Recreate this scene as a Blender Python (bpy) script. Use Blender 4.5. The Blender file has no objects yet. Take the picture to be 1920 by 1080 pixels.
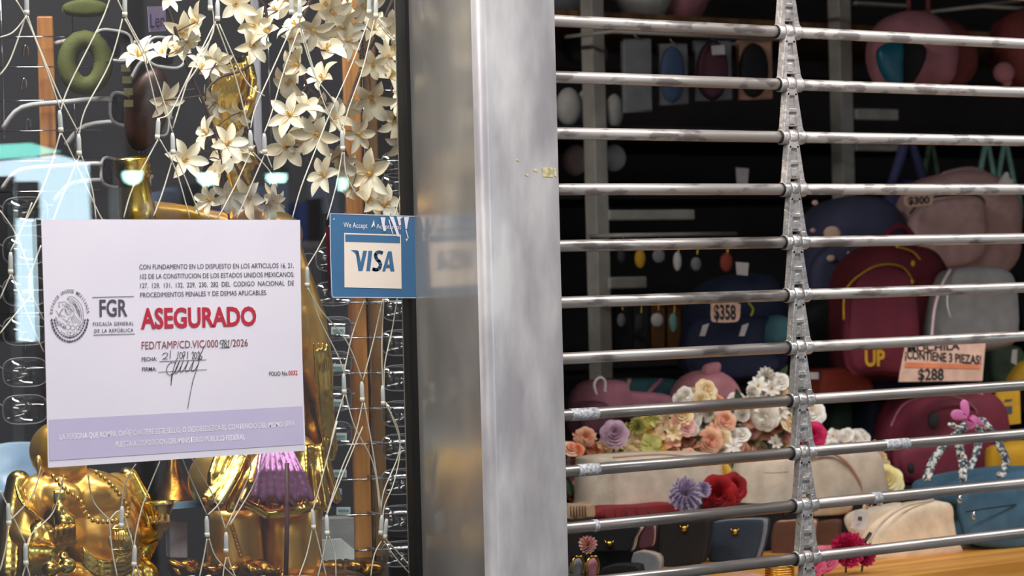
import bpy, bmesh, math, random
from mathutils import Vector, Matrix
random.seed(7)
scn = bpy.context.scene
COL = scn.collection
# ------------------------------------------------------------------ camera
W, H = 1920, 1080
F = 5400.0                                   # focal length in pixels
xc = Vector((6520.0, 184.0, -F)).normalized()            # facade's horizontal, in camera axes
zc = Vector((-0.0250, 1.0, 0.0)); zc.z = (zc.x*6520+184)/F
zc = (zc - xc*zc.dot(xc)).normalized()
yc = zc.cross(xc)
ROT = Matrix((xc, yc, zc))                   # camera axes -> world axes
CAM = Vector((0.0, -2.20, 1.50))
cam_d = bpy.data.cameras.new('camera'); cam = bpy.data.objects.new('camera', cam_d)
COL.objects.link(cam)
cam_d.sensor_width = 36.0; cam_d.lens = F*36.0/W; cam_d.clip_start = 0.05; cam_d.clip_end = 60
cam.matrix_world = Matrix.Translation(CAM) @ ROT.to_4x4()
cam_d.dof.use_dof = True; cam_d.dof.focus_distance = 2.78; cam_d.dof.aperture_fstop = 13.0
scn.camera = cam
# ------------------------------------------------------------------ light
scn.view_settings.view_transform = 'Standard'; scn.view_settings.look = 'None'
scn.view_settings.gamma = 1; scn.view_settings.use_curve_mapping = False
scn.view_settings.exposure = 0.16
wd = bpy.data.worlds.new('world'); scn.world = wd; wd.use_nodes = True
wd.node_tree.nodes['Background'].inputs[0].default_value = (0.62, 0.66, 0.76, 1)
wd.node_tree.nodes['Background'].inputs[1].default_value = 0.10
def area(name, loc, aim, sx, sy, power, col):
    l = bpy.data.lights.new(name, 'AREA'); l.shape = 'RECTANGLE'; l.size = sx; l.size_y = sy
    l.energy = power; l.color = col
    o = bpy.data.objects.new(name, l); COL.objects.link(o); o.location = loc
    o.rotation_euler = (Vector(aim)-Vector(loc)).to_track_quat('-Z', 'Y').to_euler()
    return o
area('street_light_panel', (2.2, -1.0, 3.0), (2.2, 0.0, 1.3), 4.6, 0.4, 84, (1.0, 0.985, 0.985))
area('walkway_light_panel', (-1.2, -2.6, 2.6), (1.8, 0.0, 1.5), 1.6, 0.8, 26, (0.97, 0.98, 1.0))
area('stall_fill_light', (3.0, -1.75, 2.35), (3.4, -2.6, 1.5), 2.4, 0.2, 26, (0.9, 0.95, 1.0))  # added light, brightens the stall for its reflection in the window
area('display_window_lamp', (1.35, 0.10, 2.3), (1.62, 0.2, 1.4), 0.9, 0.10, 15, (1.0, 0.97, 0.91))
# ------------------------------------------------------------------ pixel -> world
def ray(px, py):
    return ROT @ Vector(((px-960)/F, (540-py)/F, -1.0))
def P(px, py, Y):
    d = ray(px, py); t = (Y-CAM.y)/d.y
    return CAM + d*t
def PN(px, py, p0, n):
    d = ray(px, py); t = (p0-CAM).dot(n)/d.dot(n)
    return CAM + d*t
def px2m(px, py, Y):                          # metres per pixel there
    p = P(px, py, Y); return -(ROT.transposed() @ (p-CAM)).z/F
CR = ROT @ Vector((1, 0, 0)); CU = ROT @ Vector((0, 1, 0)); CB = ROT @ Vector((0, 0, 1))   # camera right / up / towards viewer
def nrm(a):                                   # a deg: 0 faces the street squarely, 40 faces the camera
    a = math.radians(a); return Vector((-math.sin(a), -math.cos(a), 0))
# ------------------------------------------------------------------ materials
def lin(c):
    return tuple((v/12.92 if v <= 0.04045 else ((v+0.055)/1.055)**2.4) for v in (x/255.0 for x in c))
MATS = {}
def mat(name, rgb, rough=0.5, metal=0.0, var=0.12, scale=30.0, bump=0.0, bscale=80.0, alpha=1.0, trans=0.0,
        sub=0.0, emit=None, estr=0.0, coat=0.0, rvar=0.0, rgb2=None, stretch=(1, 1, 1), ior=1.5, spec=0.5, thr=(0.35, 0.65)):
    if name in MATS: return MATS[name]
    m = bpy.data.materials.new(name); m.use_nodes = True; nt = m.node_tree; b = nt.nodes['Principled BSDF']
    c = lin(rgb); c2 = lin(rgb2) if rgb2 else tuple(max(0, v*(1-var*2)) for v in c)
    tc = nt.nodes.new('ShaderNodeTexCoord'); mp = nt.nodes.new('ShaderNodeMapping'); mp.inputs['Scale'].default_value = stretch
    nt.links.new(tc.outputs['Object'], mp.inputs[0])
    nz = nt.nodes.new('ShaderNodeTexNoise'); nz.inputs['Scale'].default_value = scale; nz.inputs['Detail'].default_value = 4
    nt.links.new(mp.outputs[0], nz.inputs['Vector'])
    rp = nt.nodes.new('ShaderNodeValToRGB'); rp.color_ramp.elements[0].position = thr[0]; rp.color_ramp.elements[1].position = thr[1]
    rp.color_ramp.elements[0].color = (*c2, 1); rp.color_ramp.elements[1].color = (*c, 1)
    nt.links.new(nz.outputs['Fac'], rp.inputs[0]); nt.links.new(rp.outputs[0], b.inputs['Base Color'])
    b.inputs['Roughness'].default_value = rough; b.inputs['Metallic'].default_value = metal
    b.inputs['Alpha'].default_value = alpha; b.inputs['Transmission Weight'].default_value = trans
    b.inputs['Subsurface Weight'].default_value = sub; b.inputs['Coat Weight'].default_value = coat
    b.inputs['IOR'].default_value = ior; b.inputs['Specular IOR Level'].default_value = spec
    if sub: b.inputs['Subsurface Radius'].default_value = (0.01, 0.008, 0.005)
    if emit: b.inputs['Emission Color'].default_value = (*lin(emit), 1); b.inputs['Emission Strength'].default_value = estr
    if rvar:
        mr = nt.nodes.new('ShaderNodeMapRange'); mr.inputs['To Min'].default_value = max(0, rough-rvar); mr.inputs['To Max'].default_value = rough+rvar
        nt.links.new(nz.outputs['Fac'], mr.inputs[0]); nt.links.new(mr.outputs[0], b.inputs['Roughness'])
    if bump:
        n2 = nt.nodes.new('ShaderNodeTexNoise'); n2.inputs['Scale'].default_value = bscale; n2.inputs['Detail'].default_value = 3
        nt.links.new(mp.outputs[0], n2.inputs['Vector'])
        bp = nt.nodes.new('ShaderNodeBump'); bp.inputs['Strength'].default_value = bump; bp.inputs['Distance'].default_value = 0.002
        nt.links.new(n2.outputs['Fac'], bp.inputs['Height']); nt.links.new(bp.outputs[0], b.inputs['Normal'])
    MATS[name] = m; return m
def M(n): return MATS[n] if isinstance(n, str) else n
def glass_mat(name, base=0.045, tint=(1, 1, 1)):
    m = bpy.data.materials.new(name); m.use_nodes = True; nt = m.node_tree; nt.nodes.clear()
    out = nt.nodes.new('ShaderNodeOutputMaterial'); mix = nt.nodes.new('ShaderNodeMixShader')
    tr = nt.nodes.new('ShaderNodeBsdfTransparent'); gl = nt.nodes.new('ShaderNodeBsdfGlossy'); gl.inputs['Roughness'].default_value = 0.0
    tr.inputs[0].default_value = (*tint, 1)
    lw = nt.nodes.new('ShaderNodeLayerWeight'); lw.inputs[0].default_value = 0.5
    p = nt.nodes.new('ShaderNodeMath'); p.operation = 'POWER'; p.inputs[1].default_value = 5
    a = nt.nodes.new('ShaderNodeMath'); a.operation = 'MULTIPLY_ADD'; a.inputs[1].default_value = 1-base; a.inputs[2].default_value = base
    nt.links.new(lw.outputs['Facing'], p.inputs[0]); nt.links.new(p.outputs[0], a.inputs[0]); nt.links.new(a.outputs[0], mix.inputs[0])
    nt.links.new(tr.outputs[0], mix.inputs[1]); nt.links.new(gl.outputs[0], mix.inputs[2]); nt.links.new(mix.outputs[0], out.inputs[0])
    MATS[name] = m; return m
def lamp_mat(name, rgb, s):
    m = bpy.data.materials.new(name); m.use_nodes = True; nt = m.node_tree; nt.nodes.clear()
    out = nt.nodes.new('ShaderNodeOutputMaterial'); e = nt.nodes.new('ShaderNodeEmission')
    e.inputs[0].default_value = (*lin(rgb), 1); e.inputs[1].default_value = s; nt.links.new(e.outputs[0], out.inputs[0]); MATS[name] = m; return m
glass_mat('window_glass', 0.05)
glass_mat('clear_plastic', 0.10, (0.93, 0.96, 0.96))
mat('gold', (252, 224, 122), 0.22, 1.0, var=0.10, scale=60, rgb2=(236, 194, 84), bump=0.25, bscale=60)
mat('gold_deep', (222, 172, 76), 0.26, 1.0, var=0.2, scale=50, rgb2=(150, 98, 30), bump=0.35, bscale=90)
mat('gold_satin', (250, 208, 116), 0.34, 0.88, var=0.1, scale=20, rgb2=(240, 188, 88))
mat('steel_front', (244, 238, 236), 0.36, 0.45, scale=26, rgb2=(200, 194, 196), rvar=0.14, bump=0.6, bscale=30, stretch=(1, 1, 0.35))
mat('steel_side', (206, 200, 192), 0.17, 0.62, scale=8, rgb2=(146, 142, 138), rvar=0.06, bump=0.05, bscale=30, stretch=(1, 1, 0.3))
mat('aluminium', (206, 196, 188), 0.42, 0.6, scale=34, rgb2=(156, 147, 143), rvar=0.10, stretch=(0.9, 2.4, 2.4), thr=(0.40, 0.47))
mat('aluminium_low_reflect', (184, 175, 168), 0.33, 0.76, scale=40, rgb2=(150, 142, 137), rvar=0.10, stretch=(0.25, 3, 3), thr=(0.35, 0.6))  # dimmer reflections of the lower rods put into the colour
mat('aluminium_mid_reflect', (196, 187, 180), 0.38, 0.7, scale=36, rgb2=(134, 126, 122), rvar=0.10, stretch=(0.6, 2.6, 2.6), thr=(0.38, 0.5))  # in-between copy, dimming reflections put into the middle rods' colour
mat('cast_low_reflect', (222, 217, 212), 0.28, 0.66, scale=60, rgb2=(196, 190, 186), bump=0.8, bscale=160, rvar=0.08)  # changed reflections of the lower links put into a shinier copy
mat('cast_aluminium', (220, 210, 204), 0.42, 0.5, scale=60, rgb2=(178, 172, 168), bump=0.7, bscale=160, rvar=0.08)
mat('paint_worn', (224, 224, 226), 0.6, 0.1, scale=300, rgb2=(150, 150, 152))
mat('black_rubber', (10, 10, 11), 0.6)
mat('paper', (226, 219, 228), 0.75, scale=8, rgb2=(220, 214, 225), bump=0.12, bscale=16)
mat('lilac_print', (196, 186, 212), 0.6, scale=8, rgb2=(188, 180, 208))
mat('ink_grey', (84, 80, 92), 0.6); mat('ink_black', (46, 43, 50), 0.6); mat('ink_red', (186, 40, 62), 0.6, rgb2=(176, 36, 56)); mat('ink_brown', (140, 62, 62), 0.6)
mat('ink_white', (246, 240, 248), 0.6); mat('ink_lightgrey', (150, 148, 160), 0.6)
mat('sticker_blue', (66, 112, 152), 0.4, scale=10, rgb2=(60, 104, 144)); mat('sticker_cream', (240, 226, 214), 0.5, scale=6, rgb2=(238, 222, 206)); mat('sticker_red', (120, 40, 42), 0.5)
mat('cord', (236, 230, 210), 0.4, sub=0.0); mat('bulb_clear', (232, 236, 232), 0.25, alpha=0.75)
mat('petal', (252, 246, 226), 0.6, scale=40, rgb2=(244, 230, 194), sub=0.35); mat('petal_throat', (222, 178, 80), 0.6)
mat('twig', (84, 58, 50), 0.7, scale=80, rgb2=(46, 30, 28))
mat('wood_post', (228, 160, 84), 0.45, scale=14, rgb2=(140, 84, 42), stretch=(4, 4, 0.3), bump=0.1)
mat('wood_ledge', (230, 166, 78), 0.5, scale=16, rgb2=(206, 138, 56), stretch=(0.3, 4, 4))
mat('dark_panel', (22, 21, 26), 0.5, scale=6, rgb2=(13, 13, 18)); mat('slatwall', (70, 62, 60), 0.6, scale=5, rgb2=(58, 52, 50)); mat('groove', (30, 26, 26), 0.8)
mat('chrome', (220, 222, 226), 0.12, 1.0); mat('white_metal', (186, 180, 170), 0.45, 0.0); mat('black_gloss', (16, 15, 17), 0.25); mat('black_matte', (14, 14, 16), 0.7)
mat('concrete', (120, 116, 114), 0.8, scale=3, rgb2=(100, 98, 98)); mat('street_wall', (92, 90, 96), 0.7, scale=2, rgb2=(70, 70, 80)); mat('ceiling_paint', (150, 150, 152), 0.8)
def cl(name, rgb, rough=0.75, bump=0.25, **k): return mat(name, rgb, rough, var=0.1, scale=50, bump=bump, bscale=400, **k)
# ------------------------------------------------------------------ mesh builder
class MB:
    def __init__(s): s.v = []; s.f = []; s.sm = []
    def add(s, vs, fs, smooth=True):
        n = len(s.v); s.v += [Vector(v) for v in vs]
        for f in fs: s.f.append([i+n for i in f]); s.sm.append(smooth)
        return s
    def tube(s, pts, r, seg=8, cap=True):
        pts = [Vector(p) for p in pts]; n = len(pts); rs = r if isinstance(r, (list, tuple)) else [r]*n
        vs = []; up = None
        for i, p in enumerate(pts):
            t = (pts[min(i+1, n-1)]-pts[max(i-1, 0)])
            if t.length < 1e-9: t = Vector((0, 0, 1))
            t.normalize()
            if up is None: up = Vector((0, 0, 1)) if abs(t.z) < 0.9 else Vector((1, 0, 0))
            a = t.cross(up); 
            if a.length < 1e-6: a = t.cross(Vector((0.3, 1, 0.2)))
            a.normalize(); b = a.cross(t).normalized(); up = b
            for k in range(seg):
                w = 2*math.pi*k/seg; vs.append(p+(a*math.cos(w)+b*math.sin(w))*rs[i])
        fs = [[i*seg+k, i*seg+(k+1) % seg, (i+1)*seg+(k+1) % seg, (i+1)*seg+k] for i in range(n-1) for k in range(seg)]
        s.add(vs, fs)
        if cap:
            m = len(s.v)-n*seg
            s.f.append([m+k for k in range(seg)][::-1]); s.sm.append(False)
            s.f.append([m+(n-1)*seg+k for k in range(seg)]); s.sm.append(False)
        return s
    def box(s, c, ax, ay, az):                # centre and three half-axis vectors
        c = Vector(c); ax, ay, az = Vector(ax), Vector(ay), Vector(az)
        vs = [c+ax*i+ay*j+az*k for i in (-1, 1) for j in (-1, 1) for k in (-1, 1)]
        return s.add(vs, [[0, 1, 3, 2], [4, 6, 7, 5], [0, 4, 5, 1], [2, 3, 7, 6], [0, 2, 6, 4], [1, 5, 7, 3]], False)
    def aabb(s, a, b):
        a, b = Vector(a), Vector(b); h = (b-a)/2
        return s.box((a+b)/2, (h.x, 0, 0), (0, h.y, 0), (0, 0, h.z))
    def sph(s, c, r, ax=None, nu=16, nv=10):
        c = Vector(c); r = (r, r, r) if not isinstance(r, (tuple, list)) else r
        A = ax or (CR, CU, CB); vs = []; fs = []
        for j in range(nv+1):
            t = math.pi*j/nv
            for i in range(nu):
                w = 2*math.pi*i/nu
                vs.append(c+A[0]*(r[0]*math.sin(t)*math.cos(w))+A[1]*(r[1]*math.cos(t))+A[2]*(r[2]*math.sin(t)*math.sin(w)))
        for j in range(nv):
            for i in range(nu): fs.append([j*nu+i, j*nu+(i+1) % nu, (j+1)*nu+(i+1) % nu, (j+1)*nu+i])
        return s.add(vs, fs)
    def prism(s, pts, vec, smooth=False):
        n = len(pts); vec = Vector(vec); vs = [Vector(p) for p in pts]; vs += [p+vec for p in vs]
        return s.add(vs, [list(range(n))[::-1], list(range(n, 2*n))]+[[i, (i+1) % n, n+(i+1) % n, n+i] for i in range(n)], smooth)
    def lathe(s, prof, c, axis=(0, 0, 1), seg=24):    # prof: (radius, height)
        ax = Vector(axis).normalized(); a = ax.orthogonal().normalized(); b = ax.cross(a); vs = []
        for r, h in prof:
            for k in range(seg):
                w = 2*math.pi*k/seg; vs.append(Vector(c)+ax*h+(a*math.cos(w)+b*math.sin(w))*r)
        n = len(prof)
        return s.add(vs, [[i*seg+k, i*seg+(k+1) % seg, (i+1)*seg+(k+1) % seg, (i+1)*seg+k] for i in range(n-1) for k in range(seg)])
    def puff(s, pl, T, n, p=4.0, rings=9, flat=1.0, rim=0.0):   # pl: closed outline in space, T thickness, n face normal
        c = sum(pl, Vector())/len(pl); N = len(pl); fr = []; vs = []; n = Vector(n)
        rr = [1-(i/rings)**1.6 for i in range(rings)]
        for side in (1, -1):
            for r in rr:
                h = (1-r**p)**(1.0/p) if r < 1 else 0
                for q in pl: vs.append(c+(q-c)*r+n*(side*(T/2)*(rim+(1-rim)*h)))
            vs.append(c+n*(side*T/2))
        S = rings*N+1; fs = []
        for side in (0, 1):
            o = side*S
            for i in range(rings-1):
                for k in range(N):
                    q = [o+i*N+k, o+i*N+(k+1) % N, o+(i+1)*N+(k+1) % N, o+(i+1)*N+k]; fs.append(q if side == 0 else q[::-1])
            for k in range(N):
                q = [o+(rings-1)*N+k, o+(rings-1)*N+(k+1) % N, o+rings*N]; fs.append(q if side == 0 else q[::-1])
        for k in range(N): fs.append([k, S+k, S+(k+1) % N, (k+1) % N])
        return s.add(vs, fs)
    def build(s, name, m, parent=None, origin=None, bevel=0, sub=0, remesh=0, smooth_it=0, recalc=True, solid=0):
        root = parent
        while root is not None and root.parent is not None: root = root.parent
        if root is not None: org = root.location.copy()
        elif origin is not None: org = Vector(origin)
        else:
            zs = min(v.z for v in s.v); org = sum(s.v, Vector())/len(s.v); org.z = zs
        me = bpy.data.meshes.new(name); me.from_pydata([v-org for v in s.v], [], s.f)
        for p_, q in zip(me.polygons, s.sm): p_.use_smooth = q
        me.materials.append(M(m) if isinstance(m, str) else m); me.update()
        if recalc:
            bm = bmesh.new(); bm.from_mesh(me); bmesh.ops.recalc_face_normals(bm, faces=bm.faces); bm.to_mesh(me); bm.free()
        o = bpy.data.objects.new(name, me); COL.objects.link(o)
        if parent is not None: o.parent = parent
        else: o.location = org
        if remesh:
            r_ = o.modifiers.new('remesh', 'REMESH'); r_.mode = 'VOXEL'; r_.voxel_size = remesh; r_.use_smooth_shade = True
            if smooth_it:
                q = o.modifiers.new('smooth', 'SMOOTH'); q.iterations = smooth_it; q.factor = 0.6
        if bevel:
            b_ = o.modifiers.new('bevel', 'BEVEL'); b_.width = bevel; b_.segments = 2; b_.limit_method = 'ANGLE'; b_.angle_limit = 0.7
        if sub:
            q = o.modifiers.new('sub', 'SUBSURF'); q.levels = sub; q.render_levels = sub
        if solid:
            q = o.modifiers.new('solid', 'SOLIDIFY'); q.thickness = solid; q.offset = 0
        return o
def thing(name, label, cat, loc, group=None):
    o = bpy.data.objects.new(name, None); COL.objects.link(o); o.location = loc; o.empty_display_size = 0.02
    return tag(o, label, cat, group)
def tag(o, label, cat, group=None, kind=None):
    o['label'] = label; o['category'] = cat
    if group: o['group'] = group
    if kind: o['kind'] = kind
    return o
def struct(name, mb, m, **k):
    o = mb.build(name, m, **k); o['kind'] = 'structure'; return o
def copy_tree(o, parent=None):
    c = o.copy(); COL.objects.link(c); c.parent = parent
    for ch in list(o.children): copy_tree(ch, c)
    return c
def crv(pts, n=8, closed=False):              # Catmull-Rom through points
    pts = [Vector(p) for p in pts]; out = []; m = len(pts)
    rng = range(m if closed else m-1)
    for i in rng:
        g = (lambda j: pts[j % m]) if closed else (lambda j: pts[max(0, min(m-1, j))])
        a, b, c, d = g(i-1), g(i), g(i+1), g(i+2)
        for k in range(n):
            t = k/n; out.append(0.5*((2*b)+(c-a)*t+(2*a-5*b+4*c-d)*t*t+(3*b-a-3*c+d)*t*t*t))
    if not closed: out.append(pts[-1])
    return out
def rr(x0, y0, x1, y1, r=8, k=3, sl=0.0, lean=0.03):     # rounded rectangle in pixels; sl = slope of horizontals
    pts = []
    for cx, cy, a0 in ((x1-r, y0+r, -90), (x1-r, y1-r, 0), (x0+r, y1-r, 90), (x0+r, y0+r, 180)):
        for i in range(k+1):
            a = math.radians(a0+90*i/k); pts.append((cx+r*math.cos(a), cy+r*math.sin(a)))
    return [(x+(y-y0)*lean, y+(x-x0)*sl) for x, y in pts]
def plane_pts(px, Y, a=0.0, c=None):
    cx = sum(p[0] for p in px)/len(px) if c is None else c[0]; cy = sum(p[1] for p in px)/len(px) if c is None else c[1]
    p0 = P(cx, cy, Y); n = nrm(a); return [PN(x, y, p0, n) for x, y in px], n
def dense(px, n=5, closed=True):
    return [(v.x, v.y) for v in crv([(p[0], p[1], 0) for p in px], n, closed)]
def puffpx(px, Y, T, a=0.0, p=4.0, smooth=True, rim=0.0, c=None, mb=None, n_=4):
    q = dense(px, n_) if smooth else px
    pl, n = plane_pts(q, Y, a, c); return (mb or MB()).puff(pl, T, n, p, rim=rim)
def tubepx(pts, r, a=None, Y=None, mb=None, n=5, seg=7):    # pts: (px, py, Y)
    q = [P(*p) for p in pts]; return (mb or MB()).tube(crv(q, n) if n > 1 else q, r, seg)
# ------------------------------------------------------------------ text
def glyph_mesh(txt, bold=0.0, shear=0.0, spacing=1.0):
    cu = bpy.data.curves.new('t', 'FONT'); cu.body = txt; cu.size = 1.0; cu.offset = bold; cu.shear = shear; cu.space_character = spacing; cu.resolution_u = 3
    o = bpy.data.objects.new('t', cu); COL.objects.link(o)
    dg = bpy.context.evaluated_depsgraph_get(); dg.update(); me = bpy.data.meshes.new_from_object(o.evaluated_get(dg))
    bpy.data.objects.remove(o); bpy.data.curves.remove(cu); return me
_hm = glyph_mesh('H'); CAPH = max(v.co.y for v in _hm.vertices)
def text(txt, name, m, parent, bl, br, cap, Y, bold=0.0, shear=0.0, capr=None, toff=0.0, a=0.0, c=None, spacing=1.0):
    """bl, br: baseline ends in pixels, cap: height of a capital in pixels; lies on the plane Y (rotated by a about c)"""
    me = glyph_mesh(txt, bold, shear, spacing); xs = [v.co.x for v in me.vertices]; x0, x1 = min(xs), max(xs)
    root = parent
    while root.parent is not None: root = root.parent
    org = root.location; n = nrm(a); p0 = P(*(c or bl), Y) if a else None; capr = capr or cap
    for v in me.vertices:
        u = (v.co.x-x0)/(x1-x0); w = v.co.y/CAPH; h = cap+(capr-cap)*u
        X = bl[0]+(br[0]-bl[0])*u-w*h*0.025; Yp = bl[1]+(br[1]-bl[1])*u-w*h
        q = PN(X, Yp, p0, n)+n*toff if a else P(X, Yp, Y)
        v.co = q-org
    me.materials.clear(); me.materials.append(M(m)); me.name = name
    o = bpy.data.objects.new(name, me); COL.objects.link(o); o.parent = parent; return o
def flat(polys, name, m, parent, Y):          # printed areas: polygons in pixels on plane Y
    mb = MB()
    for pg in polys:
        pts = [P(x, y, Y) for x, y in pg]; mb.add(pts, [list(range(len(pts)))], False)
    return mb.build(name, m, parent, recalc=False)
def ribbon(pts, w):                           # stroke in pixels -> quads
    out = []
    for a, b in zip(pts[:-1], pts[1:]):
        dx, dy = b[0]-a[0], b[1]-a[1]; L = math.hypot(dx, dy) or 1; ox, oy = -dy/L*w/2, dx/L*w/2; ex, ey = dx/L*w*0.2, dy/L*w*0.2
        out.append([(a[0]+ox-ex, a[1]+oy-ey), (b[0]+ox+ex, b[1]+oy+ey), (b[0]-ox+ex, b[1]-oy+ey), (a[0]-ox-ex, a[1]-oy-ey)])
    return out
# ------------------------------------------------------------------ the setting
XP = P(776, 540, 0).x                          # left side of the pillar
DP = -0.108                                    # how far it stands out from the glass
XR = P(1055, 540, DP).x                        # its right side
struct('floor', MB().aabb((-3, -6, -0.1), (6.5, 2.2, 0.0)), 'concrete')
struct('wall_back', MB().aabb((0.4, 1.62, 0), (5.6, 1.70, 2.9)), 'slatwall')
g_ = MB()
for k in range(24): g_.aabb((2.2, 1.606, 0.25+k*0.1), (5.6, 1.622, 0.262+k*0.1))
struct('trim_1', g_, 'groove')
struct('wall_left', MB().aabb((0.30, 0.02, 0), (0.4, 1.7, 2.9)), 'dark_panel')
struct('wall_right', MB().aabb((5.6, 0.02, 0), (5.7, 1.7, 2.9)), 'slatwall')
struct('ceiling', MB().aabb((-3, -6, 3.05), (6.5, 2.2, 3.15)), 'ceiling_paint')
struct('trim_2', MB().aabb((0.3, -0.02, 1.92), (5.7, 0.04, 3.05)), 'street_wall')
struct('wall_front', MB().aabb((0.3, -0.02, 0), (XP, 0.04, 0.62)), 'street_wall')
struct('wall_far', MB().aabb((-3, -6.1, 0), (6.5, -6.0, 3.1)), 'street_wall')
struct('window_1', MB().aabb((0.4, 0.0, 0.62), (P(770, 540, 0).x, 0.004, 2.35)), 'window_glass')
struct('trim_3', MB().aabb((P(769.5, 540, -0.001).x, -0.003, 0.62), (XP-0.0002, 0.012, 2.35)), 'black_rubber')
# stainless pillar with a rounded front corner
mb = MB(); R = 0.010; prof = [(XP, 0.02), (XP, DP+R)]
for i in range(1, 6):
    a = math.radians(90*i/5); prof.append((XP+R-R*math.cos(a), DP+R-R*math.sin(a)))
prof += [(XR-0.002, DP), (XR, DP+0.002), (XR, 0.02)]
pil = thing('metal_pillar', 'brushed stainless steel pillar between the display window and the shop shutter', 'pillar', (XP+0.06, -0.04, 0.0))
zz = (0.0, 3.05)
def vstrip(name, pr, m):
    b = MB(); n = len(pr)
    b.add([(x, y, z) for z in zz for x, y in pr], [[i, i+1, n+i+1, n+i] for i in range(n-1)], True)
    return b.build(name, m, pil, recalc=False)
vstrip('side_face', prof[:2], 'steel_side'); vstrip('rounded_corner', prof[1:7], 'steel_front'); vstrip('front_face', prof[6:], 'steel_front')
mat('tape_rest', (214, 200, 150), .6, rgb2=(150, 140, 110), scale=300)
for x, y, w, h in ((1016, 315, 20, 18), (1038, 316, 5, 16), (1000, 318, 7, 5), (984, 327, 6, 4), (968, 300, 5, 3)):
    MB().prism([P(x, y, DP-.0003), P(x+w, y-1, DP-.0003), P(x+w+1, y+h, DP-.0003), P(x+2, y+h-2, DP-.0003)], (0, .0002, 0)).build('tape_scrap', 'tape_rest', pil)
# ------------------------------------------------------------------ shutter grille
YG = -0.045
cy_ = [-38, 60, 158.5, 257, 355, 454, 553, 651, 750, 848, 947, 1046]
cx_ = [1470+0.0357*y for y in cy_]
ry_ = [(-3, ), ]
gr = thing('shutter_grille', 'closed silver metal shutter grille of tubular bars and triangular links', 'shutter', (2.6, YG, 0.0))
rodz = []
for i, (x, y) in enumerate(zip(cx_, cy_)):
    rodz.append(P(x, y, YG))
RR = 0.0060
RM = lambda i: 'aluminium' if i < 5 else 'aluminium_mid_reflect' if i < 8 else 'aluminium_low_reflect'  # reflected-light falloff down the grille, set through the rod colours
for i, c in enumerate(rodz):
    b = MB(); xl, xr = c.x-0.0156, c.x+0.017
    b.tube([(XR+0.0008, YG, c.z), (xl, YG, c.z)], RR, 20); b.build('rod', RM(i), gr)
    b = MB(); b.tube([(xr-0.004, YG, c.z), (3.35, YG, c.z)], RR, 20); b.build('rod', RM(i), gr)
    b = MB(); b.tube([(xl-0.0002, YG, c.z), (xl+0.0016, YG, c.z)], RR*1.16, 20); b.build('spacer_ring', 'black_rubber', gr)
def link(lo, up):
    """one cast link: gripping the rod lo with two outer knuckles, and the rod up with a middle knuckle"""
    b = MB(); K = 0.0082; cx = lo.x+0.0005; ux = up.x+0.0005
    for s in (-1, 1):                                       # outer knuckles
        x0, x1 = (cx-0.0142, cx-0.0062) if s < 0 else (cx+0.0078, cx+0.0190)
        b.tube([(x0, YG, lo.z), (x0+0.0008, YG, lo.z), (x1-0.0008, YG, lo.z), (x1, YG, lo.z)], [K*0.93, K, K, K*0.9], 20)
    b.tube([(ux-0.0050, YG, up.z), (ux-0.0042, YG, up.z), (ux+0.0050, YG, up.z), (ux+0.0058, YG, up.z)], [K*0.95, K*1.02, K*1.02, K*0.95], 20)
    H_ = up.z-lo.z
    def pt(u, v, dy): return Vector((cx+(ux-cx)*v+u, YG+dy, lo.z+H_*v))
    def quad(us, v0, v1, y0, y1):                           # slab between two trapezoid edges
        (a0, a1), (b0, b1) = us
        vs = [pt(a0, v0, y0), pt(a1, v0, y0), pt(b1, v1, y0), pt(b0, v1, y0), pt(a0, v0, y1), pt(a1, v0, y1), pt(b1, v1, y1), pt(b0, v1, y1)]
        b.add(vs, [[0, 1, 2, 3], [4, 7, 6, 5], [0, 4, 5, 1], [1, 5, 6, 2], [2, 6, 7, 3], [3, 7, 4, 0]], False)
    f, k = -0.0066, 0.0020
    quad(((-0.0142, -0.0072), (-0.0076, -0.0034)), 0.05, 0.84, f, k)      # left leg
    quad(((0.0084, 0.0172), (0.0074, 0.0142)), 0.05, 0.20, f, k); quad(((0.0074, 0.0142), (0.0038, 0.0084)), 0.20, 0.84, f, k)          # right leg
    quad(((-0.0072, 0.0078), (-0.0060, 0.0066)), 0.78, 0.93, f, k)        # neck
    quad(((-0.0074, 0.0080), (-0.0040, 0.0044)), 0.20, 0.80, f+0.0022, k) # recessed web
    quad(((-0.0052, 0.0058), (-0.0050, 0.0056)), 0.47, 0.54, f, k)        # cross bridge
    quad(((-0.0034, 0.0038), (-0.0030, 0.0034)), 0.24, 0.40, f+0.0012, k)
    return b
for i in range(len(rodz)-1):
    link(rodz[i+1], rodz[i]).build('link', 'cast_aluminium' if i < 4 else 'cast_low_reflect', gr, bevel=0.0007)
e = rodz[-1]+(rodz[-1]-rodz[-2]); link(e, rodz[-1]).build('link', 'cast_low_reflect', gr, bevel=0.0007)
e = rodz[0]+(rodz[0]-rodz[1]); link(rodz[0], e).build('link', 'cast_aluminium', gr, bevel=0.0007)
# worn tape and paint scraps wrapped on the rods near the pillar
def rod_at(i): return rodz[i]
for i, x0, x1, sd in ((8, 1068, 1118, 1), (9, 1078, 1118, 2), (10, 1105, 1113, 3), (9, 1655, 1700, 4), (10, 1630, 1645, 5)):
    c = rodz[i]; y = c.z; q0 = P(x0, 780, YG).x; q1 = P(x1, 780, YG).x
    b = MB(); b.tube([(q0, YG, c.z), (q0+0.001, YG, c.z), (q1, YG, c.z)], [RR*1.02, RR*1.05, RR*1.05], 18); b.build('paint_patch', 'paint_worn', gr)
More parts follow.
